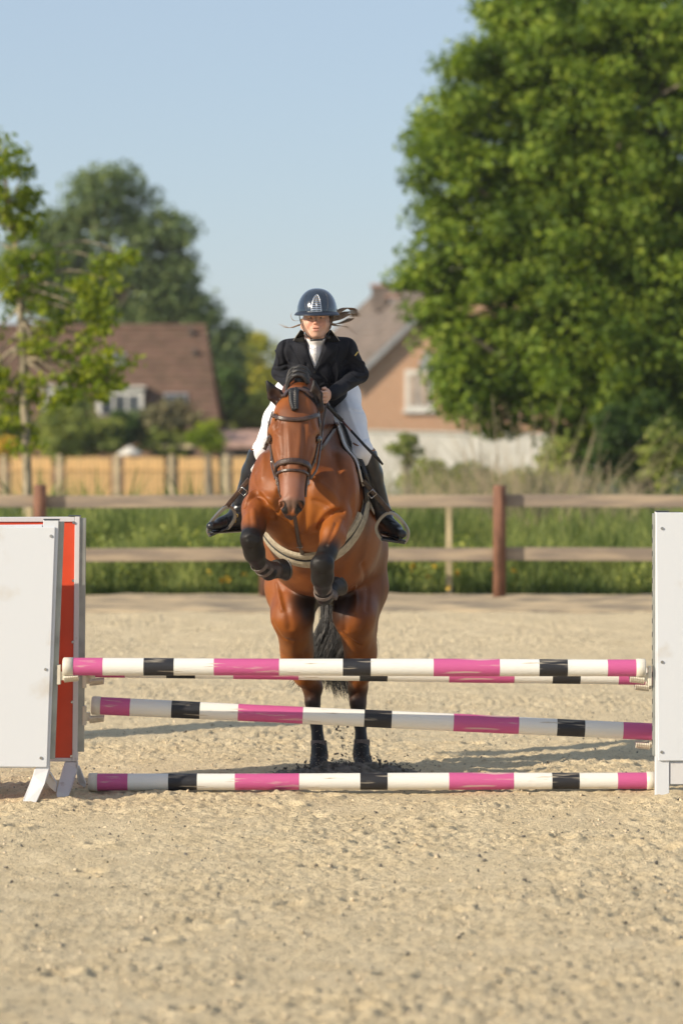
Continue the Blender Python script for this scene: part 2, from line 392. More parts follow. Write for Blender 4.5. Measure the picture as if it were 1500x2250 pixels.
YR = 20.43
pole('uppermost striped jump pole in front, held in cream cups between the white wings',
     [157, 226, 316, 382, 470, 613, 753, 814, 952, 1097, 1184, 1246, 1334, 1401], SEQ, 1465, 1468, 20.0, .101, (19, 17))
pole('striped jump pole half hidden just behind and below the uppermost front pole',
     [206, 275, 366, 429, 513, 656, 790, 851, 986, 1129, 1213, 1274, 1358, 1421], SEQ, 1470, 1487.5, YR, .099, (15, 6))
pole('striped jump pole sloping down to the right halfway up the fence',
     [217, 286, 377, 439, 523, 665, 800, 860, 996, 1139, 1223, 1284, 1368, 1436], SEQ, 1551, 1608.5, YR, .103, (16, 12))
pole('striped ground pole lying on the sand beneath the jump',
     [210, 281, 370, 433, 516, 657, 791, 851, 986, 1128, 1212, 1272, 1356, 1424], SEQ, 1719, 1716, YR, .100, (16, 14))
t = pole('striped pole mostly out of frame, only its cream end shows by the left wing feet', [-560, -330, -190, -40, -14], 'wpwb', 1716, 1719, 20.6, .1, (0, 13))

# ------------------------------------------------------------------ jump wings (standards)
def cup(parent, at, toward, mname='cup'):
    # bracket plate plus a shallow curved tongue on which the pole end rests
    mb = MB(); a = Vector(at); mb.box(a+Vector((0, -.012, 0)), (.022, .05, .115))
    mb.box(a+Vector((toward*.02, -.012, -.008)), (.03, .036, .05))
    n = 8
    for i in range(n):
        x0 = a.x+toward*(.03+.085*i/n); x1 = a.x+toward*(.03+.085*(i+1)/n)
        prof = []
        for xx, f in ((x0, i/n), (x1, (i+1)/n)):
            for j in range(7):
                an = math.radians(-50+100*j/6); prof.append((xx, a.y+.052*math.sin(an), a.z-.062*math.cos(an)+.036+.004*f))
            for j in range(6, -1, -1):
                an = math.radians(-50+100*j/6); prof.append((xx, a.y+.060*math.sin(an), a.z-.085*math.cos(an)+.036+.010*f))
        mb.add(prof, [(q, (q+1) % 14, (q+1) % 14+14, q+14) for q in range(14)]+[tuple(range(13, -1, -1)), tuple(range(14, 28))])
    return mb.build('pole_cup', M[mname], parent, bevel=.003)
def screw(parent, p):
    mb = MB(); mb.tube([p, p+Vector((0, -.006, 0))], [.010, .008], 10)
    mb.tube([p+Vector((0, -.006, 0)), p+Vector((0, -.0065, 0))], [.0035, .003], 6); return mb.build('screw', M['steel'], parent, smooth=False)
def rail_strip(parent, top, bot, w, d, holes=True):
    # aluminium keyhole strip screwed to the inner edge of the post
    mb = MB(); A, B = Vector(top), Vector(bot); dz = (A-B)
    R = dz.to_track_quat('Z', 'Y').to_matrix(); mb.box((A+B)/2, (w, d, dz.length), R)
    o = mb.build('keyhole_strip', M['metal'], parent, bevel=.002)
    h = MB(); n = int(dz.length/.075)
    for i in range(1, n): h.box(B+dz*(i/n)+R @ Vector((w/2+.001, 0, 0)), (.004, .012, .03), R)
    h.build('strip_holes', M['darkmetal'], o, kind='stuff')
def foot(parent, top, tip, w=.085, th=.03):
    top, tip = Vector(top), Vector(tip); f = (tip-top); mb = MB()
    poly = [top+Vector((0, 0, .06)), top+f*.45+Vector((0, 0, .10)), tip+Vector((0, 0, .13)), tip+Vector((0, 0, -.02)), top+f*.3+Vector((0, 0, -.02)), top+Vector((0, 0, -.28))]
    return poly

# front left wing: a white board in a white frame, leaning a little
tl = P(60, 1760, 19.98); tl.z = 0
w = thing('jump_wing', tl, 'white solid jump wing at the left, in front of the red one', 'jump wing', 'jump wings')
def quad_board(pts, th, name, m, parent, bevel=.003):
    a = [Vector(p) for p in pts]; mb = MB(); mb.prism(a, (0, th, 0)); return mb.build(name, m, parent, bevel=bevel)
Yf = 19.96
quad_board([P(-420, 1163, Yf), P(121, 1158, Yf), P(103, 1686, Yf), P(-420, 1683, Yf)], .012, 'board', M['white'], w)
quad_board([P(95, 1143, Yf+.014), P(129, 1143, Yf+.014), P(108, 1692, Yf+.014), P(78, 1692, Yf+.014)], .07, 'post', M['white'], w)
quad_board([P(-420, 1158, Yf+.014), P(93, 1153, Yf+.014), P(93, 1200, Yf+.014), P(-420, 1205, Yf+.014)], .06, 'frame_rail', M['white'], w)
quad_board([P(-420, 1650, Yf+.014), P(76, 1654, Yf+.014), P(76, 1688, Yf+.014), P(-420, 1688, Yf+.014)], .06, 'frame_rail', M['white'], w)
quad_board([P(95, 1142.5, Yf+.01), P(130, 1142.5, Yf+.01), P(130, 1141, Yf+.01), P(95, 1141, Yf+.01)], .08, 'post_cap', M['darkmetal'], w, 0)
rail_strip(w, P(132, 1146, Yf+.05), P(111.5, 1668, Yf+.05), .014, .05)
for q in ((112, 1178), (100, 1471), (90, 1666)): screw(w, P(q[0], q[1], Yf))
cup(w, P(130, 1482, 20.02), 1)
mb = MB()
z0 = lambda px, py, Y: P(px, py, Y)
mb.prism([P(76, 1690, 19.97), P(108, 1690, 19.97), P(107, 1702, 19.97), P(98, 1722, 19.9), P(80, 1764, 19.86), P(50, 1768, 19.86), P(51, 1757, 19.87), P(72, 1705, 19.95)], (0, .07, 0))
mb.build('foot', M['whitewood'], w, bevel=.005)
mb = MB(); mb.prism([P(106, 1695, 20.05), P(110, 1700, 20.05), P(124, 1722, 20.2), P(122, 1742, 20.22), P(108, 1730, 20.15), P(100, 1716, 20.06)], (0, .07, 0))
mb.build('foot', M['whitewood'], w, bevel=.004)

# rear left wing: red board in a chipped white frame
Yb = 20.42
w = thing('jump_wing', P(150, 1740, Yb), 'red board jump wing with chipped white frame at the left, behind the white one', 'jump wing', 'jump wings')
w.location.z = 0
quad_board([P(-380, 1147, Yb), P(165, 1145, Yb), P(159, 1668, Yb), P(-380, 1668, Yb)], .010, 'board', M['red'], w)
quad_board([P(164.5, 1135, Yb-.012), P(175.5, 1135, Yb-.012), P(170, 1674, Yb-.012), P(158.5, 1674, Yb-.012)], .075, 'post', M['whitewood'], w)
quad_board([P(-380, 1138, Yb-.010), P(164, 1136, Yb-.010), P(164, 1146.5, Yb-.010), P(-380, 1148, Yb-.010)], .065, 'frame_rail', M['whitewood'], w)
quad_board([P(-380, 1665, Yb-.010), P(158, 1666, Yb-.010), P(158, 1674, Yb-.010), P(-380, 1674, Yb-.010)], .065, 'frame_rail', M['whitewood'], w)
quad_board([P(150, 1134.5, Yb-.011), P(176, 1134.5, Yb-.011), P(176, 1133, Yb-.011), P(150, 1133, Yb-.011)], .075, 'post_cap', M['darkmetal'], w, 0)
rail_strip(w, P(181, 1138, Yb+.01), P(176.5, 1652, Yb+.01), .022, .045)
for q in ((162, 1147.5), (161, 1275), (160, 1410), (158.5, 1542), (157, 1661)): screw(w, P(q[0], q[1]+1, Yb-.013 if q[0] > 161.5 else Yb))
cup(w, P(186, 1490, YR+.02), 1); cup(w, P(186, 1572, YR+.02), 1)
mb = MB(); mb.prism([P(142, 1675, Yb-.01), P(170, 1675, Yb-.01), P(170, 1690, Yb-.02), P(160, 1724, Yb-.14), P(150, 1752, Yb-.2), P(123, 1754, Yb-.2), P(125, 1736, Yb-.18), P(137, 1690, Yb-.05)], (0, .07, 0))
mb.build('foot', M['whitewood'], w, bevel=.005)
mb = MB(); mb.prism([P(170, 1684, Yb+.07), P(173, 1684, Yb+.07), P(188, 1722, Yb+.25), P(186, 1732, Yb+.25), P(172, 1722, Yb+.2), P(168, 1700, Yb+.08)], (0, .06, 0))
mb.build('foot', M['whitewood'], w, bevel=.004)

# front right wing
w = thing('jump_wing', P(1456, 1760, 19.97), 'white jump wing with three screws at the right edge of the frame', 'jump wing', 'jump wings'); w.location.z = 0
quad_board([P(1441, 1126, Yf), P(1880, 1126, Yf), P(1880, 1672, Yf), P(1446, 1672, Yf)], .012, 'board', M['white'], w)
quad_board([P(1440, 1125, Yf+.014), P(1470, 1125, Yf+.014), P(1470, 1764, Yf+.014), P(1440, 1762, Yf+.014)], .075, 'post', M['white'], w)
quad_board([P(1471, 1128, Yf+.014), P(1880, 1128, Yf+.014), P(1880, 1160, Yf+.014), P(1471, 1160, Yf+.014)], .06, 'frame_rail', M['white'], w)
quad_board([P(1471, 1676, Yf+.02), P(1880, 1676, Yf+.02), P(1880, 1724, Yf+.02), P(1471, 1724, Yf+.02)], .05, 'frame_rail', M['whitewood'], w)
quad_board([P(1440, 1124.5, Yf+.01), P(1470, 1124.5, Yf+.01), P(1470, 1123, Yf+.01), P(1440, 1123, Yf+.01)], .08, 'post_cap', M['darkmetal'], w, 0)
quad_board([P(1475, 1125, Yf+.02), P(1494, 1125, Yf+.02), P(1494, 1126.5, Yf+.02), P(1475, 1126.5, Yf+.02)], .05, 'post_cap', M['darkmetal'], w, 0)
rail_strip(w, P(1436, 1128, Yf+.06), P(1436, 1660, Yf+.06), .016, .05)
for q in ((1454, 1161), (1454, 1455), (1453, 1653)): screw(w, P(q[0], q[1], Yf))
cup(w, P(1426, 1485, 20.02), -1)
mb = MB(); mb.prism([P(1441, 1762, Yf), P(1470, 1762, Yf), P(1470, 1764, Yf), P(1441, 1764, Yf)], (0, -.02, 0)); mb.build('foot', M['whitewood'], w)
# rear right wing, almost hidden behind the front one
w = thing('jump_wing', P(1470, 1740, Yb), 'rear white jump wing almost hidden behind the right hand wing', 'jump wing', 'jump wings'); w.location.z = 0
quad_board([P(1452, 1140, Yb), P(1840, 1140, Yb), P(1840, 1660, Yb), P(1452, 1660, Yb)], .012, 'board', M['white'], w)
quad_board([P(1442, 1139, Yb+.014), P(1470, 1139, Yb+.014), P(1470, 1738, Yb+.014), P(1442, 1738, Yb+.014)], .07, 'post', M['whitewood'], w)
rail_strip(w, P(1440.5, 1140, Yb+.05), P(1440.5, 1640, Yb+.05), .010, .045)
cup(w, P(1436, 1502, YR+.02), -1); cup(w, P(1438, 1630, YR+.02), -1)

# ------------------------------------------------------------------ arena fence
M['rail'] = mat('weathered_rail_wood', (.42, .325, .225), .85, 0, 1.3, .3, 30, stretch=(1, 8, 8), col2=(.25, .20, .155), thr=(.35, .6))
M['post'] = mat('red_brown_post_wood', (.215, .10, .06), .8, .25, 5, .4, 30, stretch=(4, 4, .6))
M['palepost'] = mat('pale_stake_wood', (.46, .38, .22), .85, .2, 6, .3, 30, stretch=(4, 4, .6))
YF = 40.1; f = thing('arena_fence', (0, YF, 0), 'post and rail wooden fence round the riding arena', 'fence')
px_posts = [-1.86-3.64-2.7, -6.24, -3.54, -.89, 1.855, 4.56, 7.26, 9.96]
for i, x in enumerate(px_posts):
    mb = MB(); hh = 1.355+.02*math.sin(i*3); mb.tube([(x, YF, -.1), (x, YF, hh-.02), (x, YF, hh)], [.076, .074, .066], 14)
    mb.build('post', M['post'], f, smooth=True)
for i in range(len(px_posts)-1):
    for z, th in ((1.155, .145), (.525, .155)):
        x0, x1 = px_posts[i], px_posts[i+1]; mb = MB(); dz = .01*math.sin(i*5+z)
        mb.prism([(x0+.004, YF+.08, z-th/2+dz), (x1-.004, YF+.08, z-th/2-dz*.5), (x1-.004, YF+.08, z+th/2-dz*.5), (x0+.004, YF+.08, z+th/2+dz)], (0, .045, 0))
        mb.build('rail', M['rail'], f, bevel=.006)
for x, label in ((1.30, 'thin pale wooden stake behind the fence, left of the right hand post'), (-3.77, 'thin pale wooden stake behind the fence beside the young tree')):
    mb = MB(); mb.box((x, 41.3, .5), (.075, .07, 1.25)); mb.build('stake', M['palepost'], None, bevel=.006, label=label, cat='stake', group='pale stakes')

# ------------------------------------------------------------------ vegetation
def leafmat(name, col, col2, trans=.35, isl=.35): return mat(name, col, .6, 0, 1.1, col2=col2, thr=(.42, .60), trans=trans, island=isl, spec=.25)
M['leaf_big'] = leafmat('broad_green_leaves', (.21, .29, .035), (.085, .14, .017))
M['leaf_young'] = leafmat('yellow_green_leaves', (.27, .32, .03), (.17, .235, .025), .45)
M['leaf_dark'] = leafmat('dark_green_leaves', (.20, .26, .095), (.12, .17, .06), .35)
M['leaf_lime'] = leafmat('lime_leaves', (.46, .44, .05), (.30, .32, .05))
M['leaf_shrub'] = leafmat('shrub_leaves', (.30, .34, .08), (.18, .22, .05))
M['leaf_deep'] = leafmat('deep_green_leaves', (.075, .13, .028), (.045, .08, .02))
M['bark'] = mat('grey_brown_bark', (.22, .18, .13), .9, .3, 8, .5, 30, stretch=(3, 3, .6))
M['palebark'] = mat('pale_bark', (.34, .28, .19), .9, .3, 8, .4, 30, stretch=(3, 3, .6))
M['grass'] = leafmat('meadow_grass', (.25, .29, .085), (.11, .155, .04), .4, .45)
M['drygrass'] = leafmat('dry_reeds', (.50, .40, .25), (.30, .26, .14), .15, .35)
M['flower'] = mat('yellow_flowers', (.75, .48, .03), .6, .1, 5)

def leaves(cen, rad, per, size, flat=.5, seed=1):
    # clusters of small pointed leaves around twig ends
    r = np.random.default_rng(seed); n = len(cen)*per
    c = np.repeat(cen, per, 0); R = np.repeat(rad, per, 0)
    d = r.normal(size=(n, 3)); d /= np.linalg.norm(d, axis=1)[:, None]
    rr = r.random(n)**.45; d2 = d.copy(); d2[:, 2] *= flat
    p = c+d2*(rr[:, None]*R[:, None])
    nr = d*.7+r.normal(size=(n, 3))*.55+np.array([0, 0, .45]); nr /= np.linalg.norm(nr, axis=1)[:, None]
    a = np.cross(nr, r.normal(size=(n, 3))); a /= np.linalg.norm(a, axis=1)[:, None]; b = np.cross(nr, a)
    s = size*(.6+.8*r.random(n))[:, None]
    V = np.stack([p-a*s*.5, p+b*s*.32+nr*s*.06, p+a*s*.5, p-b*s*.32+nr*s*.06], 1).reshape(-1, 3)
    return V, np.arange(n*4).reshape(n, 4)
def clumps(ells, dens, seed, shell=.55):
    # twig-end positions: mostly near the surface of overlapping lobes
    r = np.random.default_rng(seed); out = []
    for (cx, cy, cz, rx, ry, rz) in ells:
        n = int(dens*(rx*ry*rz)**(2/3)*12)+3
        d = r.normal(size=(n, 3)); d /= np.linalg.norm(d, axis=1)[:, None]; q = shell+(1.08-shell)*r.random(n)**.7
        out.append(np.array([cx, cy, cz])+d*q[:, None]*np.array([rx, ry, rz]))
    return np.concatenate(out)
def px_ell(px, py, rx, ry, Y, ryd=None):
    p = P(px, py, Y); k = Y/F; return (p.x, Y, p.z, rx*k, (ryd if ryd else (rx+ry)/2*k), ry*k)
def tree(name, label, cat, base, ells, dens, per, crad, lsize, lm, bm_, trunk_r, seed, limbs=14, lean=0, trunk_pts=None, group=None, flat=.6):
    b = Vector(base); t = thing(name, b, label, cat, group); r = np.random.default_rng(seed)
    cen = clumps(ells, dens, seed); rad = crad*(.6+.8*r.random(len(cen)))
    V, Q = leaves(cen, rad, per, lsize, flat, seed+1); link('crown', mesh_np('crown', V, Q, lm), t)
    mb = MB(); top = Vector(max(ells, key=lambda e: e[2])[:3]); pts = trunk_pts or [b, b.lerp(top, .35)+Vector((lean, 0, 0)), b.lerp(top, .7), top]
    sp = bez(pts, 8); m = len(sp); mb.tube(sp, [trunk_r*(1-.85*i/(m-1)) for i in range(m)], 10)
    for k in r.choice(len(cen), min(limbs, len(cen)), replace=False):
        e = Vector(cen[k]); j = int(min(m-2, max(m*.18, (m-1)*(e.z-b.z)/(max(top.z-b.z, .1))*.75))); s0 = sp[j]
        mid = s0.lerp(e, .5)+Vector(r.normal(size=3)*.06*(e-s0).length)+Vector((0, 0, .06*(e-s0).length))
        q = bez([s0, mid, e], 5); r0 = trunk_r*(1-.85*j/(m-1))*.55; mb.tube(q, [r0*(1-.85*i/(len(q)-1)) for i in range(len(q))], 6)
    mb.build('trunk', bm_, t, smooth=True); return t

# big tree at the right
Y = 66.0
E = [px_ell(*e, Y, None) for e in [(1290, 620, 270, 330), (1110, 330, 190, 250), (1330, 250, 270, 330), (1040, 450, 130, 190), (1000, 640, 110, 95), (1120, 700, 170, 190),
     (1090, 850, 130, 95), (1420, 850, 190, 190), (1300, 60, 235, 190), (1500, 350, 260, 420), (1180, 120, 120, 150), (1560, 700, 200, 330), (1000, 300, 60, 110), (1010, 810, 60, 50), (1400, 890, 130, 110), (1380, 600, 150, 300), (1230, 480, 120, 250)]]
tree('broadleaf_tree', 'huge bright green broadleaf tree filling the right side of the photo', 'tree', (5.9, 66.5, gz(5.9, 66)), E, 2.5, 150, .52, .125, M['leaf_big'], M['bark'], .38, 3, 60)
# darker shrubs under it
def shrub(label, px, py, rx, ry, Y, lm, seed, name='shrub', dens=3, lsize=.10, crad=.22, per=70, group=None, cat='shrub'):
    e = px_ell(px, py, rx, ry, Y); g = gz(e[0], Y)
    E = [e]; r = np.random.default_rng(seed)
    for k in range(4): E.append((e[0]+e[3]*r.uniform(-.6, .6), Y+r.uniform(-.3, .3), e[2]+e[5]*r.uniform(-.5, .35), e[3]*.5, e[4]*.5, e[5]*.5))
    return tree(name, label, cat, (e[0], Y, g), E, dens, per, crad, lsize, lm, M['bark'], .05, seed, 12, group=group)
G1 = 'dark shrubs under the big tree'
for k, (px, py, rx, ry, Y) in enumerate([(1330, 990, 75, 85, 62), (1395, 960, 90, 100, 63), (1480, 1010, 70, 90, 60), (1215, 1010, 45, 50, 62)]):
    shrub(['dark green bush under the big tree, just right of the dry reeds', 'taller dark green bush in the shade of the big tree', 'green bush cut by the right edge of the photo under the big tree', 'small low green bush between dry reeds and the big tree'][k], px, py, rx, ry, Y, M['leaf_deep'] if k < 2 else M['leaf_shrub'], 30+k, group=G1)

# slender young tree at the left
Y = 48.0
tp = [P(66, 1115, Y), P(57, 960, Y), P(46, 700, Y), P(34, 540, Y), P(18, 440, Y), P(5, 330, Y)]; tp[0].z = gz(tp[0].x, Y)
E = [px_ell(*e, Y) for e in [(20, 430, 78, 66), (50, 480, 55, 45), (35, 400, 68, 70), (-10, 340, 55, 45), (0, 560, 60, 60), (75, 570, 50, 45), (255, 570, 45, 28), (215, 620, 55, 38), (160, 665, 70, 50), (60, 670, 60, 50), (215, 700, 42, 35),
     (-20, 690, 50, 50), (250, 780, 38, 26), (190, 790, 55, 50), (180, 860, 75, 42), (110, 850, 60, 50), (255, 845, 35, 22), (30, 860, 50, 40), (-15, 850, 40, 60), (20, 930, 50, 25), (55, 970, 28, 22), (95, 755, 45, 40)]]
tree('young_tree', 'slender young tree with pale trunk and loose yellow green leaves at the left', 'tree', tp[0], E, 6.5, 34, .20, .095, M['leaf_young'], M['palebark'], .075, 5, 60, trunk_pts=tp)

# trees behind the houses
Y = 150.0
E = [px_ell(*e, Y) for e in [(235, 430, 88, 66), (330, 520, 78, 58), (185, 540, 80, 65), (100, 510, 45, 50), (300, 640, 110, 75), (380, 560, 35, 40), (150, 660, 90, 70), (330, 740, 120, 70), (420, 690, 75, 48), (455, 750, 62, 95), (480, 820, 45, 80), (60, 600, 60, 70), (380, 620, 45, 45)]]
tree('dark_tree', 'tall dark green tree rising behind the red brown roof', 'tree', (-9.5, Y, gz(0, 150)), E, 1.15, 80, .95, .27, M['leaf_dark'], M['bark'], .5, 8, 40)
E = [px_ell(*e, 170) for e in [(570, 805, 66, 66), (605, 850, 55, 55), (545, 860, 55, 60)]]
tree('lime_tree', 'yellow green tree seen small between the two houses', 'tree', (-4.1, 170, gz(0, 150)), E, 1.3, 60, .7, .28, M['leaf_lime'], M['bark'], .25, 9, 10)
shrub('dark olive shrub below the yellow green tree, between the houses', 545, 925, 62, 48, 135, M['leaf_shrub'], 41, dens=2, lsize=.24, crad=.5, per=50)
shrub('dark bush at the right end of the red brown roof', 500, 870, 30, 75, 132, M['leaf_deep'], 42, dens=2, lsize=.24, crad=.5, per=50)

# pollard willows
def pollard(label, px, py, r_, Y, stem, seed, br=None):
    e = px_ell(px, py, r_, r_*.95, Y); g = gz(e[0], Y)
    return tree('pollard_tree', label, 'tree', (e[0]+.05, Y, g), [e, (e[0], Y, e[2], e[3]*.6, e[4]*.6, e[5]*.6)], 6, 90, .22*Y/90, .09, M['leaf_young'] if br is None else br, M['bark'], stem, seed, 14, group='ball shaped pollard trees')
pollard('ball shaped bright green pollard tree on a thick trunk before the wooden fence', 457, 962, 37, 96, .20, 51)
pollard('small ball shaped tree with thin stems in front of the white wall', 893, 984, 31, 62, .07, 52, M['leaf_shrub'])

# garden shrubs behind the panel fence
GS = 'garden shrubs in front of the left house'
lst = [(130, 950, 55, 60, 'light green garden shrub right of the young tree trunk'), (215, 960, 45, 45, 'rounded green garden shrub below the white dormer'), (155, 905, 45, 35, 'tall loose garden shrub before the left house'), (262, 950, 35, 35, 'dark green garden shrub beside the white parasol'),
       (365, 962, 48, 30, 'low pale green garden shrub right of the white parasol'), (385, 915, 55, 40, 'dull olive garden shrub against the roof of the left house'), (20, 940, 45, 50, 'green garden shrub behind the yellow blossom'), (300, 925, 45, 30, 'dull green garden shrub under the dormer')]
for k, (px, py, rx, ry, lb) in enumerate(lst):
    lm = [M['leaf_shrub'], M['leaf_shrub'], M['leaf_shrub'], M['leaf_deep'], M['leaf_shrub'], None, M['leaf_shrub'], M['leaf_dark']][k]
    if lm is None: lm = M['leaf_brown'] = leafmat('olive_twigs', (.19, .17, .08), (.13, .12, .055), .2)
    shrub(lb, px, py, rx, ry, 116.5+k*.25, lm, 60+k, dens=2.2, lsize=.22, crad=.4, per=45, group=GS)
shrub('yellow flowering bush at the left edge behind the wooden fence', 12, 982, 30, 16, 114.5, M['flower'], 75, name='flowering_bush', dens=3, lsize=.2, crad=.3, per=30)

# grasses, as whole stands
def blades(n, xr, yr, hr, w, lean, seed, zf=gz, dens=None):
    r = np.random.default_rng(seed); x = r.uniform(*xr, n); y = r.uniform(*yr, n)
    z = landz(x, y).astype(float)
    hmod = np.clip(.75+.9*vnoise(x, y, 1.1, seed)+.5*vnoise(x, y, .35, seed+1), .25, 1.5)
    h = r.uniform(*hr, n)*hmod*np.clip((y-40.6)/2.4, .28, 1); a = r.uniform(0, 2*np.pi, n); d = np.stack([np.cos(a), np.sin(a), 0*a], 1)*(h*lean*r.random(n))[:, None]
    s = r.uniform(0, 2*np.pi, n); sd_ = np.stack([np.cos(s), np.sin(s)*.5, 0*s], 1)*(w*(.5+r.random(n)))[:, None]*.5
    p0 = np.stack([x, y, z-.03], 1); p1 = p0+d*.35+np.stack([0*h, 0*h, h*.6], 1); p2 = p0+d+np.stack([0*h, 0*h, h], 1)
    V = np.stack([p0-sd_, p0+sd_, p1+sd_*.8, p1-sd_*.8, p2+sd_*.15, p2-sd_*.15], 1).reshape(-1, 3)
    i = np.arange(n)*6; Q = np.concatenate([np.stack([i, i+1, i+2, i+3], 1), np.stack([i+3, i+2, i+4, i+5], 1)]); return V, Q
V, Q = blades(52000, (-6.5, 6.5), (41.3, 47.5), (.55, 1.05), .030, .45, 101)
link('tall_grass', mesh_np('tall_grass', V, Q, M['grass']), kind='stuff', label='tall green grass and weeds behind the arena fence', cat='grass')
V, Q = blades(26000, (-8, 8), (47.5, 62), (.7, 1.35), .05, .5, 103)
link('far_grass', mesh_np('far_grass', V, Q, M['grass']), kind='stuff', label='rough green grass sloping away towards the gardens', cat='grass')
V, Q = blades(9000, (-6, 6), (40.55, 41.6), (.10, .30), .02, .6, 105)
link('short_grass', mesh_np('short_grass', V, Q, M['grass']), kind='stuff', label='short grass at the foot of the arena fence', cat='grass')
V, Q = blades(2600, (-6, 6), (38.4, 41.0), (.04, .12), .02, .9, 107)
link('dry_tufts', mesh_np('dry_tufts', V, Q, M['drygrass']), kind='stuff', label='dry straw tufts along the edge of the arena sand', cat='dry grass')
# weeds: leafy clumps in the grass
r = np.random.default_rng(31); n = 620
cx = r.uniform(-6.5, 6.5, n); cy = r.uniform(41.4, 49, n); hh = r.uniform(.2, .95, n)*np.clip(.8+vnoise(cx, cy, 1.6, 33)*1.4, .3, 1.3)
V, Q = leaves(np.stack([cx, cy, landz(cx, cy)+hh*.6], 1), .13+.16*r.random(n), 55, .07, 1.3, 32)
link('leafy_weeds', mesh_np('leafy_weeds', V, Q, M['leaf_shrub']), kind='stuff', label='leafy green weeds growing in the grass behind the fence', cat='weeds')
n = 38; cx = np.concatenate([r.uniform(-6, 6, 16), r.normal(1.05, .4, 14), r.normal(-1.35, .2, 8)]); cy = r.uniform(41.1, 43, n)
z = landz(cx, cy)+r.uniform(.1, .38, n); V, Q = leaves(np.stack([cx, cy, z], 1), np.full(n, .03), 7, .045, 1, 35)
link('yellow_blooms', mesh_np('yellow_blooms', V, Q, M['flower']), kind='stuff', label='small yellow flowers scattered in the grass', cat='flowers')
# two orange yellow blossoms that catch the eye
for x_, y_, lb in ((488, 1274, 'orange yellow blossom in the grass left of the horse'), (1005, 1258, 'orange blossom in the grass beside the pale stake')):
    p = P(x_, y_, 41.2); e = thing('blossom', (p.x, 41.2, gz(p.x, 41.2)), lb, 'flower', 'single blossoms')
    V, Q = leaves(np.array([list(p)]), np.array([.03]), 40, .045, 1, 36); link('petals', mesh_np('petals', V, Q, M['flower']), e)
    mb = MB(); mb.tube([e.location, p], [.006, .004], 6); mb.build('stem', M['grass'], e)
# dry reeds
r = np.random.default_rng(51); mb_v = []; mb_q = []
def stalks(n, xc, spread, yr, hr, lean, w, seed, xdir=0):
    r = np.random.default_rng(seed); V = []; Q = []
    x = r.normal(xc, spread, n); y = r.uniform(*yr, n); h = r.uniform(*hr, n); a = r.normal(xdir, lean, n); bend = r.normal(0, .25, n); z = landz(x, y)
    k = 6; ts = np.linspace(0, 1, k)
    for i, t in enumerate(ts):
        px_ = x+h*(a*t+.5*bend*t*t*np.sign(a+.001)); pz = z+h*t*(1-.12*np.abs(a)*t); py_ = y+.15*bend*t*h; ww = w*(1-.7*t)
        V.append(np.stack([np.stack([px_-ww, py_, pz], 1), np.stack([px_+ww, py_, pz], 1)], 1))
    V = np.stack(V, 1).reshape(-1, 3); b = np.arange(n)*2*k
    for i in range(k-1): Q.append(np.stack([b+2*i, b+2*i+1, b+2*i+3, b+2*i+2], 1))
    return V, np.concatenate(Q)
parts = [stalks(800, 2.9, .9, (52, 57), (1.1, 1.8), .22, .009, 52), stalks(200, 2.3, .8, (50, 54), (1.3, 2.1), .45, .009, 53), stalks(60, 3.0, .25, (50, 53), (1.6, 2.8), .8, .008, 54, .5), stalks(60, 2.4, .2, (50, 53), (1.6, 2.8), .5, .008, 56, -.3), stalks(300, 1.2, .5, (52, 56), (.9, 1.5), .18, .009, 55)]
VV = []; QQ = []; o_ = 0
for V, Q in parts: VV.append(V); QQ.append(Q+o_); o_ += len(V)
link('dry_reeds', mesh_np('dry_reeds', np.concatenate(VV), np.concatenate(QQ), M['drygrass']), kind='stuff', label='tan dry reeds and bare stalks before the brick house', cat='reeds')

# ------------------------------------------------------------------ wooden panel fence of the gardens
M['board'] = mat('orange_fence_wood', (.66, .42, .18), .8, .12, 1.5, island=.22, stretch=(3, 3, .7))
M['concrete'] = mat('pale_concrete', (.64, .50, .31), .85, .12, 3)
YP = 112.0; g = -1.12; top = H-(1004-HY)*YP/F
f = thing('garden_fence', (0, YP, g), 'orange wooden panel fence with pale concrete posts behind the meadow', 'fence')
kx = YP/F; meshes = []
for v in range(4):
    mb = MB(); mb.box((0, 0, (top-g)/2), (.139, .02, top-g-.04*v/4)); bo = mb.build('board', M['board'], f, bevel=.006); meshes.append(bo.data); bpy.data.objects.remove(bo)
x = (-60-750)*kx; i = 0
postx = [(px-750)*kx for px in (8, 130, 256, 376, 496, 616, 736)]
while x < (560-750)*kx:
    if min(abs(x-q) for q in postx) > .18:
        o = bpy.data.objects.new('board', meshes[i % 4]); C.objects.link(o); o.parent = f; o.location = (x, .012*math.sin(i*2.1), .015*math.sin(i*1.7)); o.scale = (1, 1, 1+.01*math.sin(i))
    x += .148; i += 1
for q in postx[:-1]:
    mb = MB(); mb.box((q, YP-.03, (top+g)/2+.04), (.16, .14, top-g+.05)); mb.build('post', M['concrete'], f, bevel=.02)
for q0, q1 in zip(postx[:-2], postx[1:-1]):
    mb = MB(); mb.box(((q0+q1)/2, YP-.035, g+1.2), (q1-q0-.26, .04, .07)); mb.build('rail', M['board'], f)
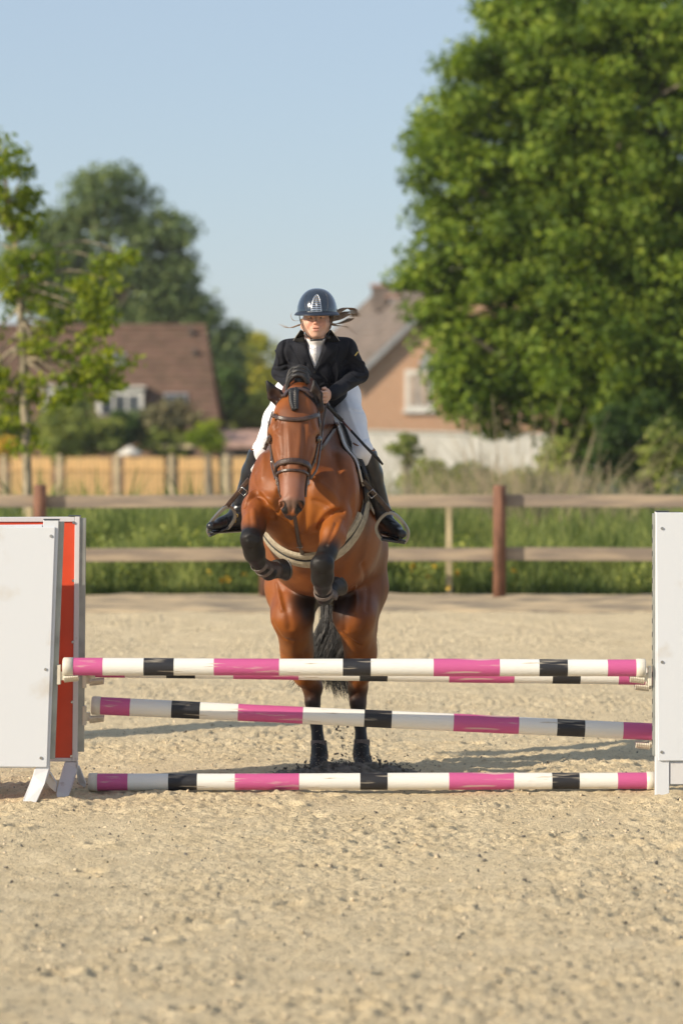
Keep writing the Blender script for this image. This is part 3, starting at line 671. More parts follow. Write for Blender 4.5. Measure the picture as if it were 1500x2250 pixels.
# parasol, shed and bits in the gardens
M['offwhite'] = mat('off_white', (.66, .62, .54), .7, .06, 3)
p = P(285, 985, 115); t = thing('parasol', (p.x, 115, -1.1), 'small off white garden parasol showing over the wooden fence', 'parasol')
mb = MB(); n = 8; rim = [Vector((p.x+.42*math.cos(2*math.pi*i/n), 115+.42*math.sin(2*math.pi*i/n), p.z-.16)) for i in range(n)]
mb.add(rim+[Vector((p.x, 115, p.z+.10))]+[q-Vector((0, 0, .06)) for q in rim], [(i, (i+1) % n, n) for i in range(n)]+[(i, i+n+1, (i+1) % n+n+1, (i+1) % n) for i in range(n)]); mb.build('canopy', M['offwhite'], t)
mb = MB(); mb.tube([(p.x, 115, -1.1), (p.x, 115, p.z+.08)], .03, 8); mb.build('pole', M['bark'], t)
M['tanroof'] = mat('pinkish_roof_tiles', (.42, .26, .20), .8, .15, 3)
M['darkwood'] = mat('dark_shed_wood', (.10, .08, .065), .8, .2, 3)
def box_px(mb, x0, x1, y0, y1, Y, d, mi=0):
    a = P(x0, y0, Y); b_ = P(x1, y1, Y); mb.box(((a.x+b_.x)/2, Y+d/2, (a.z+b_.z)/2), (abs(b_.x-a.x), d, abs(a.z-b_.z)), None, mi)
t = thing('garden_shed', (-4, 118, -1.1), 'low dark shed with pinkish roof left of the rider', 'shed')
mb = MB(); box_px(mb, 490, 640, 985, 1090, 117.6, 2.4); mb.build('wall', M['darkwood'], t)
mb = MB(); a, b_ = P(485, 985, 117.3), P(645, 985, 117.3); c_, d_ = P(645, 950, 118.8), P(485, 950, 118.8); mb.prism([a, b_, c_, d_], (0, 0, .08)); mb.build('roof', M['tanroof'], t)
t = thing('low_roof', (-6, 117, -1.1), 'long low grey roof edge just above the wooden fence', 'shed')
mb = MB(); box_px(mb, 335, 425, 984, 1090, 117.4, 1.5); mb.build('wall', M['darkwood'], t)
mb = MB(); box_px(mb, 330, 430, 976, 984, 117.2, 2.0); mb.build('roof', M['concrete'], t)

# ------------------------------------------------------------------ left house
M['roof'] = mat('red_brown_roof_tiles', (.150, .088, .058), .8, .12, 2.5, island=.12)
M['brickL'] = mat('brown_brick', (.25, .14, .09), .85, .2, 4)
M['glass'] = mat('window_glass', (.06, .07, .08), .08, .1, 2, spec=.8)
M['wtrim'] = mat('white_window_paint', (.72, .69, .62), .5, .05, 3)
M['lead'] = mat('grey_roof_sheet', (.30, .30, .30), .7, .1, 3)
Yr, Ye = 127.5, 124.0
zr = H-(719-HY)*Yr/F; ze = H-(945-HY)*Ye/F
xl = -19.0; xr_top = (452-750)*Yr/F; xr_bot = (486-750)*Ye/F
h = thing('tiled_house', (-10, 126, -1.1), 'house with large red brown tiled roof and white dormer at the left', 'house')
mb = MB(); mb.prism([(xl, Ye+.35, -1.1), (xr_bot-.25, Ye+.35, -1.1), (xr_bot-.25, Ye+.35, ze+.1), (xl, Ye+.35, ze+.1)], (0, 6.3, 0)); mb.build('wall', M['brickL'], h)
mb = MB(); mb.prism([(xr_bot-.28, Ye+.4, ze), (xr_top-.1, Yr, zr-.1), (xr_bot-.28, 2*Yr-Ye-.4, ze)], (-.2, 0, 0)); mb.build('gable', M['brickL'], h)
def roof_tiles(a, b, c_, d, nu, nv, th, name, parent, m):
    # a,b along the eave, d,c along the ridge; overlapping curved tile courses as real relief
    a, b, c_, d = map(Vector, (a, b, c_, d)); V = []; Fq = []; nrm = (b-a).cross(d-a).normalized()
    if nrm.z < 0: nrm = -nrm
    for j in range(nv):
        for i in range(nu):
            def pt(u, v, o): 
                l = a.lerp(d, v); r_ = b.lerp(c_, v); return l.lerp(r_, u)+nrm*o
            u0, u1, um = i/nu, (i+1)/nu, (i+.5)/nu; v0, v1 = j/nv, (j+1.08)/nv; w = random.uniform(-.006, .006); bse = len(V)
            V += [pt(u0, v0, th*.55+w), pt(um, v0, th+w+.02), pt(u1, v0, th*.55+w), pt(u0, v1, 0), pt(um, v1, .02), pt(u1, v1, 0), pt(u0, v0, -.02), pt(um, v0, .0), pt(u1, v0, -.02)]
            Fq += [(bse, bse+1, bse+4, bse+3), (bse+1, bse+2, bse+5, bse+4), (bse+6, bse+7, bse+1, bse), (bse+7, bse+8, bse+2, bse+1)]
    o = link(name, mesh_np(name, V, Fq, m), parent); o['kind'] = 'stuff'; return o
mb = MB(); mb.prism([(xl, Ye, ze), (xr_bot, Ye, ze), (xr_top, Yr, zr), (xl, Yr, zr)], (0, .15, -.16)); mb.build('roof', M['roof'], h)
mb = MB(); mb.prism([(xl, 2*Yr-Ye+.2, ze), (xr_bot, 2*Yr-Ye+.2, ze), (xr_top, Yr+.2, zr), (xl, Yr+.2, zr)], (0, -.15, -.1)); mb.build('rear_roof', M['roof'], h)
roof_tiles((xl, Ye, ze), (xr_bot, Ye, ze), (xr_top, Yr, zr), (xl, Yr, zr), 58, 17, .05, 'roof_tiles', h, M['roof'])
mb = MB(); mb.tube([(xl, Yr, zr+.02), (xr_top, Yr, zr+.02)], .11, 8); mb.build('ridge', M['roof'], h)
# dormers
for (x0, x1, y0, y1) in ((212, 314, 848, 926), (92, 150, 845, 900)):
    Yd = Ye+.45; mb = MB(); box_px(mb, x0, x1, y0+5, y1, Yd, 2.2); dm = mb.build('dormer', M['wtrim'], h)
    mb = MB(); box_px(mb, x0-4, x1+4, y0, y0+5, Yd-.15, 2.4); mb.build('dormer_roof', M['wtrim'], dm)
    n = 3 if x1-x0 > 80 else 2; wdt = (x1-x0-14)/n
    for k in range(n):
        xa = x0+8+k*wdt; mb = MB(); box_px(mb, xa+2, xa+wdt-4, y0+20, y1-16, Yd-.02, .04); mb.build('window', M['glass'], dm)
for (x0, x1, y0, y1) in ((360, 412, 866, 892), (225, 276, 778, 804)):
    def rp(px, py):
        v = ((945-py)/(945-719)); Yq = Ye+(Yr-Ye)*v-.07; q = P(px, py, Yq); return q
    mb = MB(); mb.prism([rp(x0, y1), rp(x1, y1), rp(x1, y0), rp(x0, y0)], (0, -.05, .04)); wdw = mb.build('skylight', M['lead'], h)
    mb = MB(); mb.prism([rp(x0+5, y1-5)+Vector((0, -.06, .05)), rp(x1-5, y1-5)+Vector((0, -.06, .05)), rp(x1-5, y0+4)+Vector((0, -.06, .05)), rp(x0+5, y0+4)+Vector((0, -.06, .05))], (0, -.02, .01)); mb.build('pane', M['glass'], wdw)
for px, py in ((428, 780), (420, 735)):
    q = P(px, py, Ye+(Yr-Ye)*((945-py)/226)-.05); mb = MB(); mb.tube([q, q+Vector((0, -.12, .22))], [.13, .09], 8); mb.build('roof_vent', M['darkwood'], h)

# ------------------------------------------------------------------ right brick house
M['brickR'] = mat('orange_pink_brick', (.47, .25, .15), .85, .07, 1.2, 0)
bnt = M['brickR'].node_tree; bk = _n(bnt, 'ShaderNodeTexBrick'); bk.inputs['Scale'].default_value = 4.4
bk.inputs['Color1'].default_value = (.56, .31, .175, 1); bk.inputs['Color2'].default_value = (.46, .25, .14, 1); bk.inputs['Mortar'].default_value = (.50, .40, .30, 1)
btc = _n(bnt, 'ShaderNodeTexCoord'); bmp = _n(bnt, 'ShaderNodeMapping'); bmp.inputs['Rotation'].default_value = (math.radians(90), 0, 0)
bnt.links.new(btc.outputs['Object'], bmp.inputs[0]); bnt.links.new(bmp.outputs[0], bk.inputs[0]); bnt.links.new(bk.outputs[0], bnt.nodes['Principled BSDF'].inputs['Base Color'])
M['greyroof'] = mat('grey_brown_roof_tiles', (.17, .135, .112), .8, .15, 2.5, island=.12)
h = thing('brick_house', (4.5, 124, -1.1), 'pale orange brick house with grey roof at the right, half behind the big tree', 'house')
Yg = 122.0
def Q_(px, py, Y=Yg): return P(px, py, Y)
wl = [Q_(783, 1080), Q_(1262, 1080), Q_(1262, 828), Q_(1085, 556), Q_(1010, 600), Q_(783, 812)]
for q in wl[:2]: q.z = -1.15
mb = MB(); mb.prism(wl, (0, .3, 0)); mb.build('wall', M['brickR'], h)
mb = MB(); mb.prism([Q_(783, 1080, Yg+.32), Q_(783, 812, Yg+.32), Q_(690, 812, Yg+6), Q_(690, 1080, Yg+6)], (.2, .05, 0)); mb.build('side_wall', M['brickR'], h)
# left roof slope turns towards us: it runs back to the left
A_ = Q_(762, 838, Yg-.3); B_ = Q_(1065, 545, Yg-.3); Cc = Q_(845, 625, Yg+9); Dd = Q_(650, 800, Yg+9)
mb = MB(); mb.prism([A_, B_, Cc, Dd], (0, .1, -.2)); mb.build('roof', M['greyroof'], h)
roof_tiles(A_, Dd, Cc, B_, 26, 22, .05, 'roof_tiles', h, M['greyroof'])
A2 = Q_(1290, 850, Yg-.3); mb = MB(); mb.prism([A2, B_, Cc, Q_(1090, 810, Yg+9)], (0, .1, -.2)); mb.build('rear_roof', M['greyroof'], h)
mb = MB(); mb.prism([A_, B_, B_-Vector((0, 0, .28)), A_-Vector((0, 0, .28))], (0, -.04, 0)); mb.build('verge_board', M['lead'], h)
for (px, py, w_, hh, m_) in ((836, 655, 40, 50, M['greyroof']), (862, 672, 26, 36, M['lead'])):
    mb = MB(); a = Q_(px, py, Yg+5); k = (Yg+5)/F; mb.box(a, (w_*k, .8, hh*k)); ch = mb.build('chimney', m_, h)
    mb = MB(); mb.box(a+Vector((0, 0, hh*k/2+.05)), (w_*k+.12, .92, .1)); mb.build('chimney_cap', M['tanroof'], ch)
mb = MB(); box_px(mb, 889, 949, 812, 900, Yg-.06, .1); wdw = mb.build('window', M['wtrim'], h)
for x0, x1, y0, y1 in ((897, 915, 822, 890), (921, 941, 822, 890)):
    mb = MB(); box_px(mb, x0, x1, y0, y1, Yg-.10, .03); mb.build('pane', mat('curtained_glass', (.50, .40, .32), .15, .1, 3) if 'curtain' not in M else M['curtain'], wdw)
mb = MB(); box_px(mb, 884, 955, 900, 907, Yg-.14, .16); mb.build('sill', M['wtrim'], wdw)
mb = MB(); a = Q_(880, 812, Yg-1.2); mb.prism([Q_(918, 808, Yg-.8), Q_(1010, 812, Yg-.8), Q_(1010, 775, Yg+.1), Q_(930, 770, Yg+.1)], (0, .0, -.1)); mb.build('lean_to_roof', M['lead'], h)
M['whitewall'] = mat('white_garden_wall', (.70, .65, .57), .75, .07, 2)
t = thing('garden_wall', (4.5, 118, -1.1), 'long white painted wall in front of the brick house', 'wall')
mb = MB(); a, b_ = P(786, 948, 118), P(1216, 958, 118); mb.prism([(a.x, 118, -1.15), (b_.x, 118, -1.15), (b_.x, 118, b_.z), (a.x, 118, a.z)], (0, .2, 0)); mb.build('wall_face', M['whitewall'], t)
mb = MB(); mb.prism([(a.x-.03, 117.95, a.z), (b_.x+.03, 117.95, b_.z), (b_.x+.03, 117.95, b_.z+.07), (a.x-.03, 117.95, a.z+.07)], (0, .3, 0)); mb.build('coping', M['offwhite'], t)
# hedge line filling the gap behind the right gardens
for k, (px, py, rx, ry, lb) in enumerate([(1000, 1050, 120, 34, 'low green hedge right of the small ball tree'), (1180, 1055, 120, 34, 'low green hedge behind the dry reeds')]):
    shrub(lb, px, py, rx, ry, 64, M['leaf_shrub'], 80+k, name='hedge', dens=2.2, lsize=.1, crad=.25, per=60, cat='hedge')

# distant hedges and trees closing the view towards the horizon
r = np.random.default_rng(91); n = 420; cx = r.uniform(-45, 45, n); cen = np.stack([cx, r.uniform(195, 215, n), -1.1+r.uniform(.3, 1, n)*(3.2+1.2*np.sin(cx*.35)+.8*np.sin(cx*1.1))], 1)
V, Q = leaves(cen, np.full(n, 1.2), 45, .45, .8, 92); link('far_hedgerow', mesh_np('far_hedgerow', V, Q, M['leaf_dark']), kind='stuff', label='distant hedgerow closing the view between the houses', cat='hedge')
for k, (px, py, rx, ry, Y_, lb) in enumerate([(575, 930, 50, 55, 130, 'green shrub left of the rider, below the lime tree'), (640, 930, 50, 60, 131, 'green shrub behind the rider between the houses'), (940, 1040, 60, 45, 66, 'pale green bush right of the small ball tree')]):
    shrub(lb, px, py, rx, ry, Y_, M['leaf_shrub'], 95+k, dens=2.2, lsize=.22 if Y_ > 100 else .1, crad=.45 if Y_ > 100 else .22, per=50)

# ------------------------------------------------------------------ the horse
HS = Vector((.988, -.155, 0)); HF = Vector((-.155, -.988, 0))     # image-right side and forward direction of the animal
fl = Field((-.66, 19.42, .0), (.46, 22.28, 2.62), .0082)
cp = lambda A, B, ra, rb, k=.04, op='+', side=HS, p=2.0: fl.cap(A, B, ra, rb, k, op, side, p)
def S(p, s=0, f=0, z=0): return p+HS*s+HF*f+Vector((0, 0, z))
# trunk
B0 = P(667, 1092, 20.42); B1 = P(683, 1100, 20.80); B2 = P(706, 1155, 21.22); B3 = P(722, 1215, 21.60); B4 = P(722, 1245, 21.82)
B1.z = 1.775; B2.z = 1.52; B3.z = 1.40; B4.z = 1.33
cp(B0, B1, (.262, .27), (.305, .40), .1); cp(B1, B2, (.305, .40), (.355, .385), .1); cp(B2, B3, (.355, .385), (.345, .33), .1); cp(B3, B4, (.345, .33), (.30, .28), .1)
# haunches
for s, x in ((-1, 651), (1, 783)):
    hp = P(x+s*8, 1290, 21.60); cp(S(B3, s*.14), hp, .21, .165, .06)
    stf = P(x-s*4 if s > 0 else x-8, 1352, 21.38)
    cp(hp, stf, .165, .125, .05)
    ga = P(x+ (2 if s < 0 else 8), 1435, 21.60)
    cp(stf, ga, (.128, .15), (.088, .10), .06)
    cp(hp, S(ga, 0, -.02), (.15, .17), (.085, .09), .07)
# shoulders and chest
shL = P(592, 1078, 20.42); shR = P(743, 1075, 20.44)
fl.ell(shL, (.120, .22, .24), None, .10); fl.ell(shR, (.125, .22, .24), None, .10)
pL = P(607, 1105, 20.22); pR = P(735, 1108, 20.22)
cp(S(pL, 0, -.1, .08), pL, .12, .085, .05); cp(S(pR, 0, -.1, .08), pR, .12, .085, .06)       # points of the shoulder
cp(P(622, 1075, 20.25), P(640, 1165, 20.38), .11, .085, .06); cp(P(705, 1075, 20.25), P(690, 1165, 20.38), .115, .09, .06)  # breast muscles
cp(P(640, 1165, 20.42), P(690, 1175, 20.46), .10, .10, .06)
# neck
N0 = P(672, 1005, 20.72); N1 = P(668, 933, 20.45); N2 = P(661, 886, 20.22); N3 = P(655, 886, 20.07)
cp(N0, N1, (.215, .30), (.155, .23), .10); cp(N1, N2, (.165, .23), (.118, .165), .06); cp(N2, N3, (.118, .165), (.092, .11), .05)
cp(P(668, 1060, 20.45), P(660, 960, 20.22), (.20, .17), (.12, .12), .08)                       # throat and windpipe
cp(P(676, 985, 20.95), P(672, 905, 20.62), (.13, .14), (.09, .12), .09)                        # withers
# head
hs = [(P(655, 881, 20.02), (.082, .095)), (P(650, 912, 19.95), (.118, .115)), (P(646, 950, 19.91), (.135, .135)), (P(645, 985, 19.86), (.112, .145)), (P(644, 1015, 19.82), (.090, .135)), (P(643, 1045, 19.77), (.075, .105)),
      (P(642, 1078, 19.71), (.061, .078)), (P(641, 1100, 19.675), (.060, .070)), (P(639, 1118, 19.675), (.042, .054)), (P(637, 1134, 19.695), (.022, .030))]
for (A, ra), (B, rb) in zip(hs[:-1], hs[1:]): fl.cap(A, B, ra, rb, .035, '+', (1, 0, 0), 2.5)
fl.cap(P(647, 905, 19.86), P(643, 1075, 19.66), (.060, .035), (.034, .03), .05, '+', (1, 0, 0))            # flat bridge of the nose
for s in (-1, 1):
    fl.ell(P(645+s*25, 1000, 19.94), (.046, .115, .135), None, .04)                                      # jaw cheeks
    fl.cap(P(645+s*40, 942, 19.84), P(645+s*46, 952, 19.88), .032, .03, .03)                              # brow
    fl.ell(P(646+s*51, 964, 19.87), (.022, .034, .026), None, .018, '-')                                   # eye socket
    fl.ell(P(646+s*52, 964, 19.885), (.022, .030, .024), None, .008)                                     # eyelid rims
    fl.cap(P(645+s*34, 985, 19.80), P(643+s*22, 1040, 19.71), .020, .012, .03)                             # facial crest
    fl.cap(P(645+s*33, 915, 19.86), P(645+s*32, 935, 19.83), .012, .014, .03, '-')                           # hollow above the eye
    fl.ell(P(641+s*19, 1109, 19.640), (.027, .034, .045), Matrix.Rotation(s*.3, 3, 'Y'), .015)                                     # nostril flare
    fl.ell(P(640+s*21.5, 1114, 19.600), (.017, .045, .036), Matrix.Rotation(-s*.35, 3, 'Y'), .004, '-')
fl.cap(P(633, 1134, 19.73), P(639, 1136, 19.73), .020, .020, .02)   # chin
# ears
eL = (P(622, 888, 19.99), P(603, 867, 19.965), P(586, 838, 19.955)); eR = (P(699, 900, 19.985), P(693, 868, 19.965), P(690, 836, 19.955))
for (a, b_, c_), wd in ((eL, .049), (eR, .042)):
    fl.cap(a, b_, (.038, .026), (wd, .022), .015, '+', (1, 0, 0)); fl.cap(b_, c_, (wd, .022), (.012, .010), .010, '+', (1, 0, 0))
    o_ = Vector((0, -.026, .004))
    fl.cap(a.lerp(b_, .4)+o_, b_+o_, (.010, .018), (wd*.66, .022), .008, '-', (1, 0, 0)); fl.cap(b_+o_, b_.lerp(c_, .45)+o_, (wd*.6, .018), (.008, .010), .008, '-', (1, 0, 0))
# forelegs
def leg(pts, k=.03): 
    for (A, ra), (B, rb) in zip(pts[:-1], pts[1:]): cp(A, B, ra, rb, k)
kL = P(553, 1192, 19.98); fL = P(590, 1256, 20.17); kR = P(708, 1247, 19.96); fR = P(712, 1312, 20.12)
leg([(P(590, 1110, 20.40), (.13, .15)), (P(563, 1120, 20.26), (.088, .105)), (P(556, 1155, 20.10), (.070, .080)), (kL+Vector((.0, .02, .035)), (.062, .062))], .022)
leg([(kL, (.064, .066)), (P(560, 1216, 20.01), (.058, .058)), (P(566, 1230, 20.05), (.040, .045)), (P(580, 1247, 20.12), (.034, .040)), (fL, (.046, .05))], .03)
leg([(fL, (.044, .048)), (P(603, 1254, 20.25), (.038, .042)), (P(615, 1249, 20.30), (.046, .046))], .02)
fl.ell(kL+Vector((-.004, -.03, .028)), (.056, .035, .045), None, .03)
leg([(P(728, 1112, 20.42), (.12, .14)), (P(741, 1140, 20.24), (.082, .095)), (P(730, 1178, 20.12), (.072, .082)), (P(717, 1218, 20.02), (.056, .062)), (kR+Vector((0, .01, .03)), (.062, .06))], .022)
cp(P(752, 1128, 20.20), P(742, 1185, 20.14), .042, .040, .03)
leg([(kR, (.068, .066)), (P(708, 1270, 19.99), (.060, .058)), (P(709, 1288, 20.04), (.040, .045)), (fR, (.045, .048))], .03)
leg([(fR, (.044, .048)), (P(722, 1306, 20.20), (.038, .042)), (P(731, 1292, 20.25), (.046, .046))], .02)
fl.ell(kR+Vector((0, -.03, .03)), (.058, .035, .045), None, .03)
# hind legs
hind = []
for s, g1, hk, cn, ft, pa in ((-1, (650, 1438, 21.62), (687, 1520, 21.80), (695, 1590, 21.74), (701, 1652, 21.67), (700, 1674, 21.60)), (1, (793, 1438, 21.62), (786, 1520, 21.80), (791, 1590, 21.74), (794, 1650, 21.67), (797, 1674, 21.60))):
    g1, hk, cn, ft, pa = P(*g1), P(*hk), P(*cn), P(*ft), P(*pa)
    leg([(g1, (.092, .11)), (g1.lerp(hk, .5)+Vector((0, 0, 0)), (.072, .085)), (hk+Vector((0, .0, .03)), (.060, .075))], .04)
    leg([(hk+Vector((0, 0, .02)), (.062, .072)), (hk+Vector((0, -.02, -.07)), (.046, .058)), (cn, (.034, .042)), (ft, (.046, .052)), (pa, (.042, .046))], .03)
    cp(hk+Vector((0, .075, .05)), hk+Vector((0, .05, -.04)), .028, .028, .03)
    cp(g1+Vector((0, .12, .1)), hk+Vector((0, .075, .05)), .03, .02, .05)
    hind.append((g1, hk, cn, ft, pa))
# muscle grooves
V, Q = fl.mesh(2)
bvh = BVHTree.FromPolygons(V.tolist(), Q.tolist())
CAM = Vector((0, 0, H))
def hit(px, py, off=0.0, tree=None, dflt=20.0):
    d = Vector(((px-750)/F, 1, -(py-HY)/F)).normalized(); loc, nr, i, ds = (tree or bvh).ray_cast(CAM, d)
    if loc is None: return P(px, py, dflt), Vector((0, -1, 0))
    if nr.dot(d) > 0: nr = -nr
    return loc+nr*off, nr
def normals(V, Q):
    fn = np.cross(V[Q[:, 2]]-V[Q[:, 0]], V[Q[:, 3]]-V[Q[:, 1]]); N = np.zeros_like(V)
    for i in range(4):
        for d_ in range(3): N[:, d_] += np.bincount(Q[:, i], fn[:, d_], len(V))
    return N/(np.linalg.norm(N, axis=1)[:, None]+1e-12)
def sculpt(V, Q, strokes, tree=None):
    # muscle edges, folds and tendons: push the skin in or out along short strokes
    N = normals(V, Q); D = np.zeros(len(V))
    for pix, amp, rad in strokes:
        pts = [np.array(hit(q.x, q.y, 0, tree)[0]) for q in bez([Vector((a, b, 0)) for a, b in pix], 5)] if len(pix) > 1 else [np.array(hit(*pix[0], 0, tree)[0])]*2
        pts = [p for i, p in enumerate(pts) if i == 0 or np.linalg.norm(p-pts[i-1]) < .12]
        if len(pts) < 2: pts = pts*2
        dm = np.full(len(V), 9.)
        for a, b_ in zip(pts[:-1], pts[1:]):
            ab = b_-a; t = np.clip(((V-a)@ab)/max(ab@ab, 1e-9), 0, 1); dm = np.minimum(dm, np.linalg.norm(V-(a+t[:, None]*ab), axis=1))
        D += amp*np.exp(-(dm/rad)**2)
    return V+N*D[:, None]
V = sculpt(V, Q, [
    ([(538, 1112), (548, 1094), (566, 1088), (584, 1102), (598, 1126), (604, 1140)], -.022, .014), ([(542, 1100), (552, 1082), (570, 1078), (590, 1092)], .010, .016),
    ([(597, 1098)], .030, .034), ([(613, 1078), (616, 1104), (608, 1130)], -.012, .012), ([(596, 1130), (612, 1136), (640, 1160)], -.010, .014),
    ([(700, 1160), (712, 1140), (732, 1126), (752, 1122)], -.024, .014), ([(700, 1145), (715, 1124), (740, 1112)], .010, .018), ([(722, 1196), (738, 1172), (750, 1146)], .010, .014), ([(716, 1200), (728, 1176), (738, 1150)], -.008, .010),
    ([(676, 1070), (672, 1120), (668, 1170)], -.012, .022), ([(640, 1168), (668, 1180), (700, 1172)], -.008, .02),
    ([(735, 1000), (752, 1060), (748, 1110)], -.014, .026), ([(700, 1060), (722, 1075), (742, 1100)], .010, .02), ([(690, 1100), (712, 1108), (730, 1120)], -.009, .014), ([(560, 1010), (556, 1050), (566, 1080)], -.010, .02), ([(580, 1000), (575, 1050)], .008, .02), ([(640, 1120), (632, 1150), (645, 1180)], -.008, .014), ([(770, 1010), (778, 1070), (776, 1130)], .008, .03),
    ([(608, 1284), (613, 1306), (620, 1340)], .011, .012), ([(620, 1300), (632, 1350), (636, 1380)], -.008, .02), ([(779, 1288), (782, 1320), (780, 1345)], .011, .012), ([(770, 1310), (758, 1350), (756, 1385)], -.008, .02),
    ([(795, 1240), (808, 1290), (806, 1340)], -.010, .02), ([(600, 1370), (618, 1400), (640, 1410)], -.008, .018), ([(745, 1390), (765, 1405), (790, 1420)], -.012, .014),
    ([(622, 930), (624, 975), (626, 1025)], -.007, .016), ([(670, 930), (668, 975), (663, 1025)], -.007, .016), ([(632, 940), (636, 1000)], .003, .014), ([(660, 940), (656, 1000)], .003, .014), ([(606, 985), (612, 1010), (620, 1030)], .006, .010), ([(686, 985), (680, 1010), (672, 1030)], .006, .010),
    ([(612, 925), (608, 940)], -.010, .014), ([(684, 925), (688, 940)], -.010, .014), ([(604, 950), (612, 957)], .006, .009), ([(690, 950), (681, 957)], .006, .009),
    ([(620, 1000), (628, 1040)], -.004, .008), ([(641, 1100), (640, 1125)], -.004, .006), ([(625, 1095), (632, 1090)], -.003, .008), ([(540, 1180), (552, 1174), (568, 1180)], .006, .012), ([(552, 1206)], -.008, .012), ([(545, 1190)], .006, .014), ([(566, 1192)], .006, .014),
    ([(700, 1232), (716, 1232)], .006, .014), ([(708, 1262)], -.008, .012), ([(556, 1120), (560, 1150)], .006, .014), ([(548, 1120), (550, 1160)], -.004, .008),
])
V += normals(V, Q)*(.0035*vnoise(V[:, 0]+V[:, 1]*.6, V[:, 2], .06, 77)+.006*vnoise(V[:, 0]-V[:, 1]*.5, V[:, 2]*.7, .13, 78)*(V[:, 1] > 19.95))[:, None]
BLK = (.010, .0085, .008); BRN = (.255, .074, .012); DKB = (.10, .034, .014); LGT = (.36, .15, .05)
kz = lambda p: tuple(p)
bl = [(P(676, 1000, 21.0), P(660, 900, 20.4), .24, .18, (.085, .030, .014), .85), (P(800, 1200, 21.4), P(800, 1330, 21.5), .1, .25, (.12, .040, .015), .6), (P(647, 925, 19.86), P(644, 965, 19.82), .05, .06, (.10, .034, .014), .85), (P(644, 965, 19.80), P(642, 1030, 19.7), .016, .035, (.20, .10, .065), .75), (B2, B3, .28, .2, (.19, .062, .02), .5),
      (P(560, 1165, 20.07), kL, .07, .06, BLK), (kL, fL, .11, .05, BLK), (fL, P(620, 1249, 20.3), .12, .03, BLK),
      (P(722, 1215, 20.05), kR, .065, .06, BLK), (kR, fR, .11, .05, BLK), (fR, P(735, 1290, 20.26), .12, .03, BLK),
      (P(560, 1130, 19.98), P(556, 1170, 19.98), .03, .04, BLK), ]
for g1, hk, cn, ft, pa in hind: bl += [(hk+Vector((0, -.02, -.06)), cn, .07, .08, BLK), (cn, pa, .12, .04, BLK), (hk, g1, .05, .08, (.14, .05, .02), .5), (hk+Vector((0, .1, 0)), hk+Vector((0, .06, -.1)), .05, .05, BLK)]
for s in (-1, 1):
    bl += [(P(712+s*32, 1335, 21.35), P(712+s*22, 1375, 21.6), .10, .07, (.035, .018, .012), .92), (P(712+s*45, 1325, 21.30), P(712+s*40, 1350, 21.5), .05, .06, (.03, .016, .012), .8)]         # shade between the thighs painted into the coat
bl += [(P(670, 1130, 20.2), P(670, 1180, 20.3), .10, .18, (.37, .125, .02), .7), (P(560, 1110, 20.1), P(556, 1140, 20.05), .05, .06, (.30, .085, .012), .7), (P(745, 1130, 20.15), P(728, 1190, 20.1), .05, .06, (.30, .085, .012), .7), (P(640, 1380, 21.4), P(660, 1460, 21.6), .08, .10, (.30, .10, .018), .7), (P(790, 1400, 21.4), P(795, 1460, 21.6), .08, .10, (.30, .10, .018), .7), (P(620, 985, 19.85), P(626, 1020, 19.8), .025, .03, (.30, .10, .02), .6), (P(672, 985, 19.85), P(666, 1020, 19.8), .025, .03, (.26, .085, .018), .5)]  # orange patches paint lit highlights on chest, forelegs and hind legs
bl += [(P(644, 925, 19.8), P(642, 1040, 19.66), .03, .10, (.20, .082, .040), .6), (P(641, 1070, 19.62), P(641, 1095, 19.6), .05, .05, (.27, .125, .085), .75),
       (P(622, 1108, 19.6), P(660, 1108, 19.6), .015, .035, (.13, .085, .065), .8), (P(630, 1144, 19.68), P(648, 1144, 19.68), .040, .03, (.030, .022, .022), 1),
       (P(618, 1109, 19.60), P(623, 1123, 19.62), .024, .008, (.008, .007, .007), 1), (P(663.5, 1109, 19.60), P(657, 1123, 19.62), .024, .008, (.008, .007, .007), 1),
       (eL[1]+Vector((0,0,.01)), eL[2], .07, .015, (.010, .008, .008), 1), (eR[1], eR[2], .07, .015, (.010, .008, .008), 1), (eR[0]+Vector((0,0,.03)), eR[1], .045, .02, (.03, .018, .014), .85), (eL[0]+Vector((-.02,0,.03)), eL[1], .03, .02, (.05, .022, .015), .8)]
for s in (-1, 1): bl += [(P(646+s*51, 962, 19.86), P(646+s*51, 966, 19.86), .018, .03, (.05, .025, .018), .85), (P(645+s*44, 930, 19.86), P(645+s*46, 1010, 19.86), .02, .05, LGT, .25)]
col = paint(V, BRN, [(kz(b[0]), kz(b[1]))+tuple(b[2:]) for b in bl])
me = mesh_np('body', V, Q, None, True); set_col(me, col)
M['coat'] = mat('bay_coat', (1, 1, 1), .47, 0, 9, .20, 300, vc=True, col2=(.62, .54, .48), spec=.34, sheen=.0, stretch=(1, 1, .35), thr=(.38, .72))
me.materials.append(M['coat'])
root = P(712, 1690, 21.55); root.z = 0
horse = thing('horse', root, 'bay horse with black legs and braided mane jumping towards the camera', 'horse')
body = link('body', me, horse)
bvh = BVHTree.FromPolygons(V.tolist(), Q.tolist())
def ring(c, axis, r, n=40, off=0.0, a0=0, a1=360, tree=None, ref=(1, 0, 0)):
    # points where a strap laid round the body touches it
    axis = Vector(axis).normalized(); u = Vector(ref); u = (u-axis*u.dot(axis)).normalized(); w = axis.cross(u); pts = []; ns = []
    for i in range(n+(0 if a1-a0 == 360 else 1)):
        a = math.radians(a0+(a1-a0)*i/n); d = u*math.cos(a)+w*math.sin(a); loc, nr, ii, ds = (tree or bvh).ray_cast(c+d*r, -d)
        if loc is None: continue
        pts.append(loc+d*off); ns.append(d)
    return pts, ns
